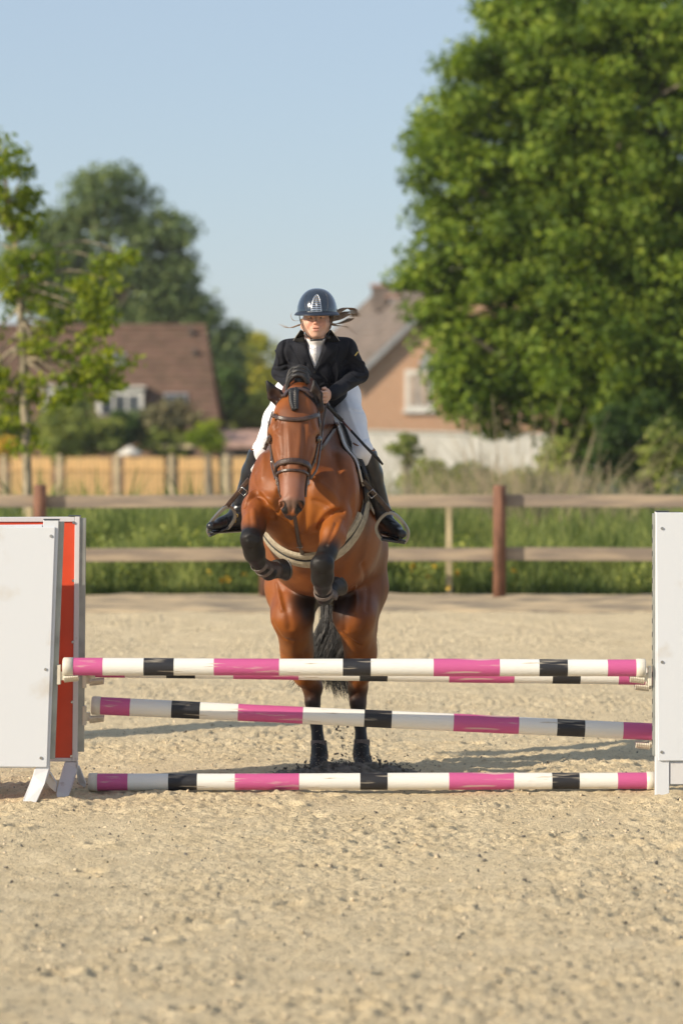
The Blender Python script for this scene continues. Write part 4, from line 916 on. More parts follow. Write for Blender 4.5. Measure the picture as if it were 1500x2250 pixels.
def smooth_pts(p, k=2, closed=False):
    p = [q.copy() for q in p]
    for _ in range(k):
        p = [(p[i-1]+p[i]*2+p[(i+1) % len(p)])/4 if closed or 0 < i < len(p)-1 else p[i] for i in range(len(p))]
    return p
# eyes
M['eye'] = mat('dark_wet_eye', (.012, .008, .006), .05, 0, 5, spec=.9, coat=1)
for s in (-1, 1):
    mb = MB(); mb.ell(P(646+s*52.5, 964, 19.878), (.021, .024, .020), None, 16); mb.build('eye', M['eye'], horse, smooth=True)
# hooves
M['hoof'] = mat('dark_hoof_horn', (.020, .017, .015), .5, .3, 14, .3, 60)
M['shoe'] = mat('worn_iron', (.12, .11, .10), .5, .2, 10, metal=.8)
def hoof(c, down, fwd, r=.062, hh=.085):
    down = Vector(down).normalized(); fwd = Vector(fwd); fwd = (fwd-down*fwd.dot(down)).normalized(); sd_ = down.cross(fwd); mb = MB(); n = 20; lv = [(-.5, .86, .0), (-.3, .90, .05), (.35, 1.0, .30), (.5, 1.03, .36)]
    vs = [c+down*hh*l+sd_*(r*k*.94*math.cos(2*math.pi*j/n))+fwd*(r*k*math.sin(2*math.pi*j/n)+r*f*.6) for l, k, f in lv for j in range(n)]
    mb.add(vs, [(i*n+j, i*n+(j+1) % n, (i+1)*n+(j+1) % n, (i+1)*n+j) for i in range(3) for j in range(n)]+[tuple(range(n)), tuple(range(3*n, 4*n))])
    o = mb.build('hoof', M['hoof'], horse, smooth=False); 
    for p_ in o.data.polygons: p_.use_smooth = len(p_.vertices) == 4
    ms = MB(); pts = [c+down*(hh*.5+.004)+sd_*(r*.86*math.cos(a))+fwd*(r*.92*math.sin(a)+r*.22) for a in [math.radians(-60+300*j/16) for j in range(17)]]
    ms.ribbon(pts, [(p_-c) for p_ in pts], .010, .012); ms.build('horseshoe', M['shoe'], o)
hoof(P(614, 1248, 20.30), (.70, .70, .12), (.1, .1, -1), .063, .065); hoof(P(735, 1288, 20.27), (.50, .72, .35), (.2, .3, -1), .060, .065)
hoof(P(700, 1684, 21.56)+Vector((0, 0, .01)), (0, -.28, -1), (0, -1, 0), .066, .09); hoof(P(798, 1684, 21.56)+Vector((0, 0, .01)), (0, -.28, -1), (0, -1, 0), .066, .09)
# tail
M['hair'] = mat('black_horse_hair', (.010, .009, .009), .5, .3, 30, 0, spec=.6, stretch=(1, 1, .2), col2=(.10, .085, .075), thr=(.5, .8))
def strands(path, n, r0, r1, w, seed, curl=.03, name='tail', parent=None, m=None, k=9, start=0.0, lenvar=.25, sides=3):
    r = np.random.default_rng(seed); mb = MB(); sp = bez(path, 8); L_ = len(sp)
    for i in range(n):
        a = r.uniform(0, 2*math.pi); q = math.sqrt(r.random()); e = 1-lenvar*r.random(); ph = r.uniform(0, 6); cu = curl*r.uniform(.3, 1); pts = []
        for j in range(k):
            t = start+(e-start)*j/(k-1); f = t*(L_-1); b0 = sp[int(f)].lerp(sp[min(int(f)+1, L_-1)], f-int(f)); rr = (r0+(r1-r0)*t)*q
            pts.append(b0+Vector((math.cos(a)*rr+cu*t*math.sin(ph+4*t), math.sin(a)*rr*.8+cu*t*math.cos(ph+3*t), 0)))
        mb.tube(pts, [w*(1-.75*j/(k-1)) for j in range(k)], sides)
    return mb.build(name, m, parent, smooth=True)
tp = [P(724, 1150, 22.13), P(728, 1260, 22.28), P(738, 1345, 22.22), P(738, 1400, 22.20), P(722, 1452, 22.20), P(706, 1520, 22.20)]
strands(tp, 800, .055, .15, .0030, 5, .06, 'tail', horse, M['hair'], 11)
strands([tp[3], P(742, 1430, 22.2), P(752, 1500, 22.18), P(762, 1540, 22.15)], 200, .07, .09, .0028, 6, .05, 'tail', horse, M['hair'])
strands([P(738, 1330, 22.22), P(722, 1385, 22.2), P(704, 1440, 22.2), P(690, 1512, 22.2)], 420, .05, .14, .0028, 18, .06, 'tail', horse, M['hair'], 11)
strands([P(716, 1380, 22.2), P(690, 1440, 22.2), P(668, 1490, 22.2), P(640, 1525, 22.2)], 26, .05, .10, .0028, 16, .05, 'tail', horse, M['hair'])
strands([P(812, 1380, 22.0), P(826, 1420, 22.0), P(822, 1460, 22.0)], 10, .02, .02, .002, 17, .02, 'tail', horse, M['hair'])
# plaited mane: knots along the crest, and the plaited forelock between the ears
def plait(pts, r, name, parent=horse):
    # three-strand plait as interleaved lobes
    sp = bez(pts, 10); L_ = sum((sp[i+1]-sp[i]).length for i in range(len(sp)-1)); n = max(3, int(L_/(r*.75))); mb = MB(); 
    for s3 in range(3):
        q = []
        for i in range(n*4+1):
            f = i/(n*4)*(len(sp)-1); b0 = sp[int(f)].lerp(sp[min(int(f)+1, len(sp)-1)], f-int(f)); t = (sp[min(int(f)+1, len(sp)-1)]-sp[max(int(f)-1, 0)]).normalized()
            u = Vector((1, 0, 0)); u = (u-t*u.dot(t)).normalized(); w_ = t.cross(u); a = i/4*math.pi*.9+s3*2*math.pi/3; env = 1-.35*(i/(n*4))**3
            q.append(b0+u*(math.sin(a)*r*.62*env)+w_*(math.sin(2*a)*r*.30*env))
        mb.tube(q, [r*.46*(1-.3*(i/(n*4))**3) for i in range(len(q))], 7)
    return mb.build(name, M['hair'], parent, smooth=True)
a, na = hit(646, 866, .004); pts = [a+Vector((0, .03, .02))]
for px, py in ((645, 868), (645, 880), (646, 892), (648, 902)): q, n_ = hit(px, py, .016); pts.append(q)
plait(pts, .030, 'forelock_plait')
mb = MB(); crest = []
for i in range(14):
    t = i/13; c0 = P(657, 870, 20.12).lerp(P(672, 930, 20.75), t); loc, nr, ii, ds = bvh.ray_cast(c0+Vector((0, 0, .5)), Vector((0, 0, -1)))
    if loc: crest.append(loc)
mb.tube(crest, [.030]*len(crest), 10, 0, 1.0); mb.build('mane_base', M['hair'], horse, smooth=True)
for i, q in enumerate(crest[::1]):
    s = -1
    pts = [q+Vector((0, 0, .030)), q+Vector((-.030, -.010, .038)), q+Vector((-.060, -.012, .010)), q+Vector((-.072, -.010, -.035)), q+Vector((-.066, -.008, -.07))]
    plait(pts, .015, 'mane_plait')
for i, q in enumerate(crest[:5]):
    mb = MB(); pts = bez([q+Vector((.055, -.01, -.01)), q+Vector((.03, -.014, .030)), q+Vector((-.005, -.016, .042)), q+Vector((-.04, -.014, .032))], 5); mb.tube(pts, [.012, .014, .015, .016, .016, .016, .016, .016, .016, .015, .015, .015, .014, .013, .012, .012][:len(pts)], 8); mb.build('mane_lock', M['hair'], horse, smooth=True)

# ------------------------------------------------------------------ tack
M['leather'] = mat('dark_brown_leather', (.060, .032, .022), .32, .25, 30, .15, 200, spec=.6)
M['bleather'] = mat('black_leather', (.018, .017, .018), .33, .2, 30, .15, 160, spec=.6)
M['fleece'] = mat('cream_sheepskin', (.50, .44, .33), .95, .12, 40, .8, 160)
M['pad'] = mat('white_saddle_cloth', (.72, .70, .68), .8, .04, 20, .3, 300)
M['bootgrey'] = mat('dusty_brown_boot_shell', (.085, .055, .042), .6, .2, 20, .3, 120)
br = thing('bridle', P(645, 960, 19.8), 'dark brown leather bridle with reins on the bay horse', 'bridle')
def strap_px(pix, w, th, name, parent, m='leather', off=.002, sm=2, ext=None):
    pts = []; ns = []
    for q in bez([Vector((a, b, 0)) for a, b in pix], 6):
        p, n_ = hit(q.x, q.y, off); pts.append(p); ns.append(n_)
    ds = [p.y for p in pts]; 
    pts = smooth_pts(pts, sm); ns = smooth_pts(ns, 4); mb = MB(); mb.ribbon(pts, ns, w, th); return mb.build(name, M[m], parent, smooth=False)
def strap_ring(c, axis, r, w, th, name, parent, m='leather', off=.003, sm=3, n=48, a0=0, a1=360, side_off=0):
    p, ns = ring(Vector(c), axis, r, n, off, a0, a1); full = a1-a0 == 360; p = smooth_pts(p, sm, full); mb = MB(); mb.ribbon(p, ns, w, th, 0, full); return mb.build(name, M[m], parent)
HD = (hs[2][0]-hs[5][0]).normalized()      # long axis of the head
# browband bows down in the middle; noseband and drop strap
def band(pix, w, th, name, yback=None, m='leather', off=.003):
    o = strap_px(pix, w, th, name, br, m, off, 2); return o
band([(601, 914), (612, 918), (630, 922), (650, 923), (672, 920), (690, 914), (698, 912)], .026, .012, 'browband')
band([(624, 874), (632, 862), (645, 857), (660, 857), (674, 862), (685, 872)], .030, .010, 'crownpiece')
strap_ring(P(643, 1036, 19.78), HD, .30, .036, .014, 'noseband', br)
strap_ring(P(643, 1049, 19.765), HD+Vector((0, -.15, 0)), .30, .016, .010, 'flash_strap', br)
for s in (-1, 1):
    x = lambda v: 646+s*v
    pts = []; ns = []
    for (dx, py, Y_) in ((50, 905, 19.93), (52, 930, 19.90), (53.5, 955, 19.925), (50, 985, 19.90), (42, 1012, 19.86), (36, 1034, 19.82)):
        p = P(x(dx), py, Y_); loc, nr, ii, dd = bvh.ray_cast(p+Vector((s*.15, 0, 0)), Vector((-s, 0, 0)))
        q = (loc if loc and abs(loc.x-p.x) < .06 else p)+Vector((s*.004, 0, 0)); pts.append(q); ns.append(Vector((s, -.35, 0)))
    mb = MB(); mb.ribbon(bez(pts, 5), [ns[0]]*(5*5+1), .020, .007); ck = mb.build('cheek_strap', M['leather'], br)
    for t_ in (1, 4):
        mb = MB(); c0 = pts[t_]+Vector((s*.010, -.004, 0)); mb.tube([c0+Vector((0, a*.014, b_*.012)) for a, b_ in ((-1, -1), (1, -1), (1, 1), (-1, 1))], .0025, 6, closed=True); mb.build('buckle', M['steel'], ck, smooth=True)
    # bit ring and the fine strap that frames the muzzle
    c0 = P(643+s*34, 1052, 19.83); mb = MB(); mb.tube([c0+Vector((.004*math.cos(a), .036*math.cos(a), .036*math.sin(a))) for a in [2*math.pi*i/24 for i in range(24)]], .005, 8, closed=True); mb.build('bit_ring', M['steel'], br, smooth=True)
    mb = MB(); q = [P(643+s*29, 1046, 19.745), P(643+s*29, 1060, 19.735), P(643+s*27, 1078, 19.72), P(643+s*25.5, 1092, 19.72)]
    q = [(lambda lc: (lc[0]+Vector((s*.004, 0, 0))) if lc[0] else v)(bvh.ray_cast(v+Vector((s*.12, 0, 0)), Vector((-s, 0, 0)))) for v in q]
    mb.ribbon(bez(q, 5), [Vector((s, -.6, 0))]*16, .014, .008); mb.build('lip_strap', M['leather'], br)
# reins to the hands
hR = P(716, 868, 20.30); hL = P(668, 880, 20.42)
for s, path in ((1, [P(681, 1052, 19.84), P(696, 1028, 19.93), P(703, 985, 20.05), P(710, 930, 20.19), P(716, 885, 20.27), hR]), (-1, [P(605, 1052, 19.84), P(596, 1015, 19.97), P(600, 985, 20.12), P(622, 930, 20.3), P(655, 890, 20.4), hL])):
    mb = MB(); b_ = bez(path, 6); mb.ribbon(b_, [Vector((s, -.5, 0))]*len(b_), .016, .005); mb.build('rein', M['leather'], br)
# martingale and breastplate
mg = thing('breastplate', P(660, 1160, 20.1), 'dark leather breastplate and martingale strap on the horse chest', 'breastplate')
pts = []; ns = []
for q in bez([Vector((a, b, 0)) for a, b in ((646, 1128), (651, 1150), (655, 1180), (660, 1196), (666, 1215), (673, 1232))], 5):
    p, n_ = hit(q.x, q.y+6, .004); 
    if p.y < 20.0: p = P(q.x, q.y, 20.12)
    pts.append(p); ns.append(Vector((0, -1, .1)))
pts = smooth_pts(pts, 6); mb = MB(); mb.ribbon(pts, ns, .024, .007); ms = mb.build('martingale_strap', M['leather'], mg)
i = len(pts)//2; c0 = pts[i]+Vector((0, -.012, 0)); mb = MB(); mb.tube([c0+Vector((a*.018, 0, b_*.016)) for a, b_ in ((-1, -1), (1, -1), (1, 1), (-1, 1))], .003, 6, closed=True); mb.build('buckle', M['steel'], ms, smooth=True)
for w_, pix in ((.028, [(741, 930), (733, 942), (724, 956), (712, 974), (703, 986)]), (.024, [(596, 958), (588, 972), (580, 988)])):
    strap_px(pix, w_, .007, 'shoulder_strap', mg, 'leather', .003)
# girth with sheepskin: cross-section rings of the trunk
sd_ = thing('saddle', P(690, 930, 20.95), 'black jumping saddle with sheepskin girth, stirrups and white cloth on the horse', 'saddle')
def trunk_ring(ctr, axis, a0, a1, w, th, name, m, off, parent=sd_, n=40, r=.62):
    p, ns = ring(Vector(ctr), axis, r, n, off, a0, a1, None, (1, 0, 0)); p = smooth_pts(p, 3); mb = MB(); mb.ribbon(p, ns, w, th); return mb.build(name, M[m], parent)
tr_c = P(680, 1105, 20.80); tr_ax = Vector((.14, .90, -.30))
gr = trunk_ring(tr_c, tr_ax, 2, 178, .13, .028, 'girth_fleece', 'fleece', .002)
trunk_ring(tr_c+Vector((0, -.055, .003)), tr_ax, 2, 178, .045, .012, 'girth', 'bleather', .014)
trunk_ring(tr_c+Vector((0, -.125, .005)), tr_ax, 15, 165, .08, .022, 'guard_fleece', 'fleece', .004)

# saddle cloth, flaps and seat follow the back of the animal
T0 = S(B1, 0, .06, .0); T1 = S(B2, 0, -.02, .0); TU = HS.cross((T0-T1).normalized()).normalized()
if TU.z < 0: TU = -TU
def back_patch(t0, t1, amin, off, th, name, m, parent, front=lambda a: 0.0, back=lambda a: 0.0, nt_=14, na=26, w=.5):
    for sgn in (1, -1):
        G = []; 
        for i in range(nt_+1):
            row = []
            for j in range(na+1):
                a = math.radians(92-(92-amin)*j/na); t = (t0+front(j/na))+((t1+back(j/na))-(t0+front(j/na)))*i/nt_; c0 = T0.lerp(T1, t)+TU*0.0
                d_ = HS*(math.cos(a)*sgn)+TU*math.sin(a); loc, nr, ii, ds = bvh.ray_cast(c0+d_*.62, -d_)
                row.append((loc if loc else c0+d_*.36)+d_*off)
            G.append(row)
        A = np.array([[list(q) for q in row] for row in G])
        for _ in range(3):
            A[1:-1] = (A[:-2]+2*A[1:-1]+A[2:])/4; A[:, 1:-1] = (A[:, :-2]+2*A[:, 1:-1]+A[:, 2:])/4
        idx = np.arange(A.shape[0]*A.shape[1]).reshape(A.shape[:2]); Qd = np.stack([idx[:-1, :-1], idx[1:, :-1], idx[1:, 1:], idx[:-1, 1:]], -1).reshape(-1, 4)
        if sgn < 0: Qd = Qd[:, ::-1]
        o = link(name, mesh_np(name, A.reshape(-1, 3), Qd, M[m], True), parent); so_ = o.modifiers.new('th', 'SOLIDIFY'); so_.thickness = th; so_.offset = -1
back_patch(-.44, 1.05, 2, .012, .012, 'saddle_cloth', 'pad', sd_, front=lambda v: .10-.20*v)
back_patch(-.37, .75, 4, .040, .022, 'flap', 'bleather', sd_, front=lambda v: .12-.30*v*(1.2-v)*1.3, back=lambda v: -.25*v)
mb = MB()
for sgn in (1, -1):
    pts = []
    for j in range(9):
        a = math.radians(62-74*j/8); c0 = T0.lerp(T1, -.04-.12*math.sin(j/8*3)); d_ = HS*(math.cos(a)*sgn)+TU*math.sin(a); loc, nr, ii, ds = bvh.ray_cast(c0+d_*.62, -d_); pts.append((loc or c0+d_*.35)+d_*.035)
    mb = MB(); mb.tube(smooth_pts(pts, 3), [.012, .02, .024, .026, .026, .025, .022, .018, .01], 10); mb.build('knee_roll', M['bleather'], sd_, smooth=True)
fs = Field((-.45, 20.5, 2.0), (.25, 21.6, 2.6), .012); top = lambda t: (lambda l: l[0] if l[0] else T0.lerp(T1, t)+TU*.4)(bvh.ray_cast(T0.lerp(T1, t)+TU*.8, -TU))
fs.cap(top(.05)+TU*.03, top(.22)+TU*.05, (.05, .045), (.10, .04), .05, '+', HS); fs.cap(top(.22)+TU*.05, top(.55)+TU*.05, (.10, .04), (.15, .04), .05, '+', HS); fs.cap(top(.55)+TU*.05, top(.80)+TU*.09, (.15, .04), (.13, .03), .05, '+', HS)
V2, Q2 = fs.mesh(2); link('seat', mesh_np('seat', V2, Q2, M['bleather'], True), sd_)
# stirrups and leathers
M['dullsteel'] = mat('dull_steel', (.34, .33, .31), .4, .1, 8, metal=.8); M['iron'] = mat('grey_stirrup_metal', (.16, .16, .16), .35, .1, 8, metal=.6)
def stirrup(top_, ring_c, ax_x, ax_z, buck):
    # ring_c centre of the iron, ax_x half width direction, ax_z half height direction
    ax_x, ax_z = Vector(ax_x), Vector(ax_z); nrm = ax_x.cross(ax_z).normalized(); pts = []
    for i in range(33):
        a = math.radians(-50+280*i/32); pts.append(ring_c+ax_x*(math.cos(a)*(1-.38*max(0, math.sin(a))**1.5))+ax_z*(math.sin(a)*(1.0 if math.sin(a) > 0 else .80)))
    mb = MB(); mb.ribbon(pts, [(p-ring_c) for p in pts], .026, .015); iron = mb.build('stirrup', M['iron'], sd_)
    mb = MB(); mb.ribbon([p+nrm*(-.013 if nrm.y > 0 else .013) for p in pts], [(p-ring_c) for p in pts], .008, .017); mb.build('stirrup_edge', M['dullsteel'], iron)
    a_, b_ = pts[0], pts[-1]; mb = MB(); mid = (a_+b_)/2; R = Matrix((ax_x.normalized(), nrm, ax_z.normalized())).transposed()
    mb.box(mid, ((a_-b_).length+.03, .060, .016), R); mb.build('tread', M['darkmetal'], iron, bevel=.004)
    tp_ = ring_c+ax_z*1.08; mb = MB(); mb.tube([tp_-ax_x*.25, tp_+ax_x*.25], .012, 8); mb.build('eye', M['darkmetal'], iron)
    path = bez([Vector(top_), Vector(top_).lerp(tp_, .55)+Vector((0, -.012, 0)), tp_], 6); mb = MB(); mb.ribbon(path, [Vector((0, -1, 0))]*len(path), .030, .009); lt = mb.build('stirrup_leather', M['leather'], sd_)
    h_ = MB()
    for i in range(7, 13): h_.ell(path[min(i, len(path)-1)]+Vector((0, -.0105, 0)), (.003, .002, .003), None, 6)
    h_.build('leather_holes', M['darkmetal'], lt, kind='stuff')
    d_ = (tp_-Vector(top_)).normalized(); sdv = d_.cross(Vector((0, -1, 0))).normalized(); c0 = Vector(buck); mb = MB()
    mb.tube([c0+sdv*.021*a1+d_*.020*b1 for a1, b1 in ((-1, -1), (1, -1), (1, 1), (-1, 1))], .0034, 6, closed=True); mb.build('buckle', M['steel'], lt, smooth=True)
def lerp_px(a, b, t): return (a[0]+(b[0]-a[0])*t, a[1]+(b[1]-a[1])*t)
stirrup(P(548, 1052, 20.55), P(486, 1147, 20.70), (.070, .01, .030), (.030, -.02, .086), P(534, 1080, 20.56))
stirrup(P(797, 1055, 20.58), P(862, 1165, 20.70), (.088, -.01, -.012), (-.010, -.02, .100), P(817, 1085, 20.585))
# leg boots
def leg_boot(label, A, B, C_, r0, r1, r2, strapdir, hindleg=False):
    A, B, C_ = Vector(A), Vector(B), Vector(C_); t = thing('horse_boot', B, label, 'horse boot', 'protective boots on the legs of the horse')
    ax = (B-A).normalized(); u = Vector(strapdir); u = (u-ax*u.dot(ax)).normalized(); w_ = ax.cross(u); n = 22
    V_ = []; lv = 8
    for i in range(lv+1):
        f = i/lv; c0 = A.lerp(B, f) if f < .75 else A.lerp(B, .75).lerp(C_, (f-.75)/.25*.8); rr = r0+(r1-r0)*f**1.5 if f < .8 else r1+(r2-r1)*(f-.8)/.2
        for j in range(n+1):
            a = math.radians(58+244*j/n); V_.append(c0+u*math.cos(a)*rr+w_*math.sin(a)*rr)     # open at the front, along u
    idx = np.arange((lv+1)*(n+1)).reshape(lv+1, n+1); Qd = np.stack([idx[:-1, :-1], idx[1:, :-1], idx[1:, 1:], idx[:-1, 1:]], -1).reshape(-1, 4)
    o = link('shell', mesh_np('shell', V_, Qd, M['bootgrey'], True), t); s_ = o.modifiers.new('th', 'SOLIDIFY'); s_.thickness = .007; s_.offset = 0
    for f in ((.22, .62) if not hindleg else (.22,)):
        c0 = A.lerp(B, f); rr = r0+(r1-r0)*f**1.5+.0045; pts = [c0+u*math.cos(math.radians(a))*rr+w_*math.sin(math.radians(a))*rr for a in range(-95, 96, 10)]
        mb = MB(); mb.ribbon(pts, [p-c0 for p in pts], (.030 if not hindleg else .040), .004); mb.build('strap', M['bootstrap'], t)
M['bootstrap'] = mat('grey_brown_strap', (.15, .12, .105), .7, .15, 20, .2, 100)
leg_boot('brown tendon boot on the foreleg at the left of the photo', P(564, 1234, 20.06), fL+Vector((0, .01, 0)), P(603, 1256, 20.25), .044, .053, .056, (-.4, -.5, -.75))
leg_boot('brown tendon boot on the foreleg hanging lowest, at the right', P(708, 1284, 20.03), fR+Vector((0, .01, 0)), P(722, 1312, 20.19), .045, .054, .058, (-.05, -.8, -.6))
for (g1, hk, cn, ft, pa), lb, sx in zip(hind, ('grey fetlock boot on the hind leg at the left', 'grey fetlock boot on the hind leg at the right'), (1, -1)):
    leg_boot(lb, ft+Vector((0, .02, .07)), ft+Vector((0, .012, -.02)), pa+Vector((0, .02, .0)), .044, .056, .056, (-sx*.8, -.55, 0), True)

# ------------------------------------------------------------------ the rider
Hc = P(694, 692, 20.44); Nk = P(697, 762, 20.58); Ch = P(699, 800, 20.62); Wa = P(703, 862, 20.86); Pe = P(705, 892, 21.03)
ShL, ShR = P(632, 770, 20.58), P(759, 766, 20.58); ElL, ElR = P(616, 818, 20.66), P(790, 822, 20.62)
WrL, WrR = P(664, 872, 20.44), P(729, 866, 20.33); HaL, HaR = P(672, 877, 20.40), P(717, 870, 20.28)
HiL, HiR = P(643, 872, 21.0), P(748, 872, 21.0); ThL, ThR = P(615, 925, 20.80), P(767, 928, 20.80); KnL, KnR = P(577, 988, 20.60), P(797, 990, 20.60)
AnL, AnR = P(523, 1125, 20.80), P(843, 1130, 20.82); HeL, HeR = P(531, 1148, 20.86), P(846, 1156, 20.88); ToL, ToR = P(463, 1156, 20.66), P(883, 1173, 20.62)
X1 = (1, 0, 0)
person = thing('person', Pe, 'rider in black show jacket, white breeches and glossy navy helmet on the bay horse', 'person')
def skeleton(f, e, arms=True, legs=True, torso=True):
    if torso:
        f.cap(Ch, Wa, (.165+e, .11+e), (.125+e, .095+e), .05, '+', X1); f.cap(Wa, Pe, (.125+e, .095+e), (.165+e, .12+e), .05, '+', X1)
        f.cap(P(697, 755, 20.56), ShL, .055+e, .055+e, .05); f.cap(P(697, 755, 20.56), ShR, .055+e, .055+e, .05); f.cap(Nk, Ch, .07+e, .12+e, .06)
    if arms:
        for a, b_, c_ in ((ShL, ElL, WrL), (ShR, ElR, WrR)): f.cap(a, b_, .052+e, .042+e, .03); f.cap(b_, c_, .042+e, .027+e, .02)
    if legs:
        for a, q_, b_, c_, h_, t_ in ((HiL, ThL, KnL, AnL, HeL, ToL), (HiR, ThR, KnR, AnR, HeR, ToR)):
            f.cap(a, q_, .098+e, .085+e, .05); f.cap(q_, b_, .085+e, .055+e, .03); m_ = b_.lerp(c_, .4)+Vector((0, .02, 0)); f.cap(b_, m_, .052+e, .052+e, .03); f.cap(m_, c_, .052+e, .034+e, .03); f.cap(h_, t_, .034+e, .026+e, .03); f.cap(c_, h_, .034+e, .034+e, .03)
# body (skin)
fb = Field((-.84, 20.2, 1.48), (.42, 21.25, 2.9), .009); skeleton(fb, -.012); fb.cap(P(695, 742, 20.52), Nk, .048, .055, .03); Vb, Qb = fb.mesh(1)
fh = Field((-.30, 20.24, 2.60), (.0, 20.66, 3.06), .0038)
E3 = lambda px, py, Y, r, k=.02, op='+', R=None: fh.ell(P(px, py, Y), r, R, k, op)
E3(694, 684, 20.45, (.0735, .096, .105)); fh.cap(P(694, 706, 20.42), P(694, 731, 20.385), (.064, .068), (.036, .040), .03, '+', X1)
for s in (-1, 1):
    E3(694+s*14, 711, 20.375, (.026, .026, .030), .03); fh.cap(P(694+s*24, 716, 20.43), P(694+s*9, 735, 20.385), .028, .022, .025)
    E3(694+s*11.5, 697.5, 20.350, (.0165, .011, .009), .012, '-'); E3(694+s*12, 691, 20.362, (.022, .014, .007), .012); E3(694+s*26, 704, 20.46, (.010, .018, .030), .008)
    E3(694+s*11.5, 701.0, 20.361, (.014, .010, .005), .006); E3(694+s*11.5, 694.3, 20.358, (.0145, .0125, .0062), .005)
fh.cap(P(694, 695, 20.353), P(694, 707, 20.328), .0085, .011, .014); E3(694, 709, 20.330, (.0125, .014, .010), .008); E3(694-4, 710, 20.338, (.008, .010, .007), .005); E3(694+4, 710, 20.338, (.008, .010, .007), .005)
for s in (-1, 1): E3(694+s*2.6, 712, 20.328, (.0035, .006, .003), .003, '-')
E3(694, 723, 20.355, (.034, .018, .026), .015)
E3(694, 719.3, 20.338, (.024, .010, .0050), .004); E3(694, 725.2, 20.339, (.021, .011, .0060), .004); E3(694, 722.2, 20.333, (.018, .012, .0018), .002, '-')
E3(694, 736, 20.362, (.018, .016, .012), .012); fh.cap(P(694, 728, 20.46), P(696, 756, 20.53), .047, .050, .02)
Vh, Qh = fh.mesh(1)
def hand(c, f, u, i_, h=.0035):
    c, f, u, i_ = Vector(c), Vector(f).normalized(), Vector(u).normalized(), Vector(i_).normalized(); u = (u-f*u.dot(f)).normalized(); i_ = (i_-f*i_.dot(f)-u*i_.dot(u)).normalized()
    g = Field(c-Vector((.09,)*3), c+Vector((.09,)*3), h); g.cap(c-f*.055, c-f*.02, .025, (.022, .032), .012, '+', i_); g.cap(c-f*.02, c+f*.022-i_*.004, (.017, .040), (.014, .040), .01, '+', i_)
    for j, (o, ln) in enumerate(((.031, 1), (.0105, 1.08), (-.0105, 1.02), (-.030, .82))):
        k0 = c+f*.026+u*o-i_*.006; k1 = k0+f*.020*ln+i_*.020; k2 = k1-f*.010+i_*.018*ln; k3 = k2-f*.024*ln-i_*.006
        g.cap(k0-f*.012, k0, .0092, .0095, .004); g.cap(k0, k1, .0095, .0088, .002); g.cap(k1, k2, .0088, .0080, .002); g.cap(k2, k3, .0080, .0072, .001)
    g.cap(c-f*.018+u*.028+i_*.008, c+f*.006+u*.047+i_*.012, .0125, .0105, .006); g.cap(c+f*.006+u*.047+i_*.012, c+f*.030+u*.050+i_*.018, .0105, .0085, .003)
    return g.mesh(1)
fR_ = (HaR-WrR).normalized()*.4+Vector((-.1, -.7, -.15)); fL_ = (HaL-WrL).normalized()*.4+Vector((.1, -.7, -.15))
Va, Qa = hand(HaR, fR_, (.15, 0, 1), (-1, 0, 0)); Vc, Qc = hand(HaL, fL_, (-.15, 0, 1), (1, 0, 0))
VV = []; QQ = []; o_ = 0
for v, q in ((Vb, Qb), (Vh, Qh), (Va, Qa), (Vc, Qc)): VV.append(v); QQ.append(q+o_); o_ += len(v)
Vb = np.concatenate(VV); Qb = np.concatenate(QQ)
SK = (.66, .40, .295)
tp_ = lambda *a: tuple(P(*a))
col = paint(Vb, SK, [(tp_(680, 712, 20.35), tp_(681, 713, 20.35), .012, .03, (.64, .29, .21), .6), (tp_(708, 712, 20.35), tp_(707, 713, 20.35), .012, .03, (.64, .29, .21), .6), (tp_(694, 708, 20.32), tp_(694, 711, 20.32), .008, .012, (.64, .28, .20), .6),
    (tp_(690, 719.3, 20.335), tp_(698, 719.3, 20.335), .0035, .004, (.58, .22, .18), .8), (tp_(690.5, 725.5, 20.335), tp_(697.5, 725.5, 20.335), .0048, .004, (.62, .25, .20), .8), (tp_(689.5, 722.2, 20.34), tp_(698.5, 722.2, 20.34), .0016, .0022, (.12, .04, .035), 1),
    (tp_(678, 691, 20.35), tp_(687, 690.5, 20.345), .0018, .004, (.28, .16, .11), .6), (tp_(701, 690.5, 20.345), tp_(710, 691, 20.35), .0018, .004, (.28, .16, .11), .6),
    (tp_(679.5, 696, 20.35), tp_(685.5, 696, 20.345), .0015, .003, (.22, .12, .09), .6), (tp_(702.5, 696, 20.345), tp_(708.5, 696, 20.35), .0015, .003, (.22, .12, .09), .6)])
me = mesh_np('body', Vb, Qb, None, True); set_col(me, col)
M['skin'] = mat('fair_skin', (1, 1, 1), .5, 0, 30, .05, 400, vc=True, col2=(.88, .82, .80), spec=.4); me.materials.append(M['skin'])
nd = M['skin'].node_tree.nodes['Principled BSDF']; nd.inputs['Subsurface Weight'].default_value = .12; nd.inputs['Subsurface Radius'].default_value = (.012, .005, .003)
link('body', me, person)
M['sclera'] = mat('eye_white', (.60, .56, .54), .2, .03, 9); M['iris'] = mat('brown_iris', (.05, .035, .025), .1, .1, 9)
for s in (-1, 1):
    mb = MB(); mb.ell(P(694+s*11.3, 697.6, 20.3675), .0112, None, 16); e_ = mb.build('eye', M['sclera'], person, smooth=True)
    mb = MB(); mb.ell(P(694+s*11.3, 697.6, 20.359), (.0054, .0040, .0054), None, 14); mb.build('iris', M['iris'], e_, smooth=True)
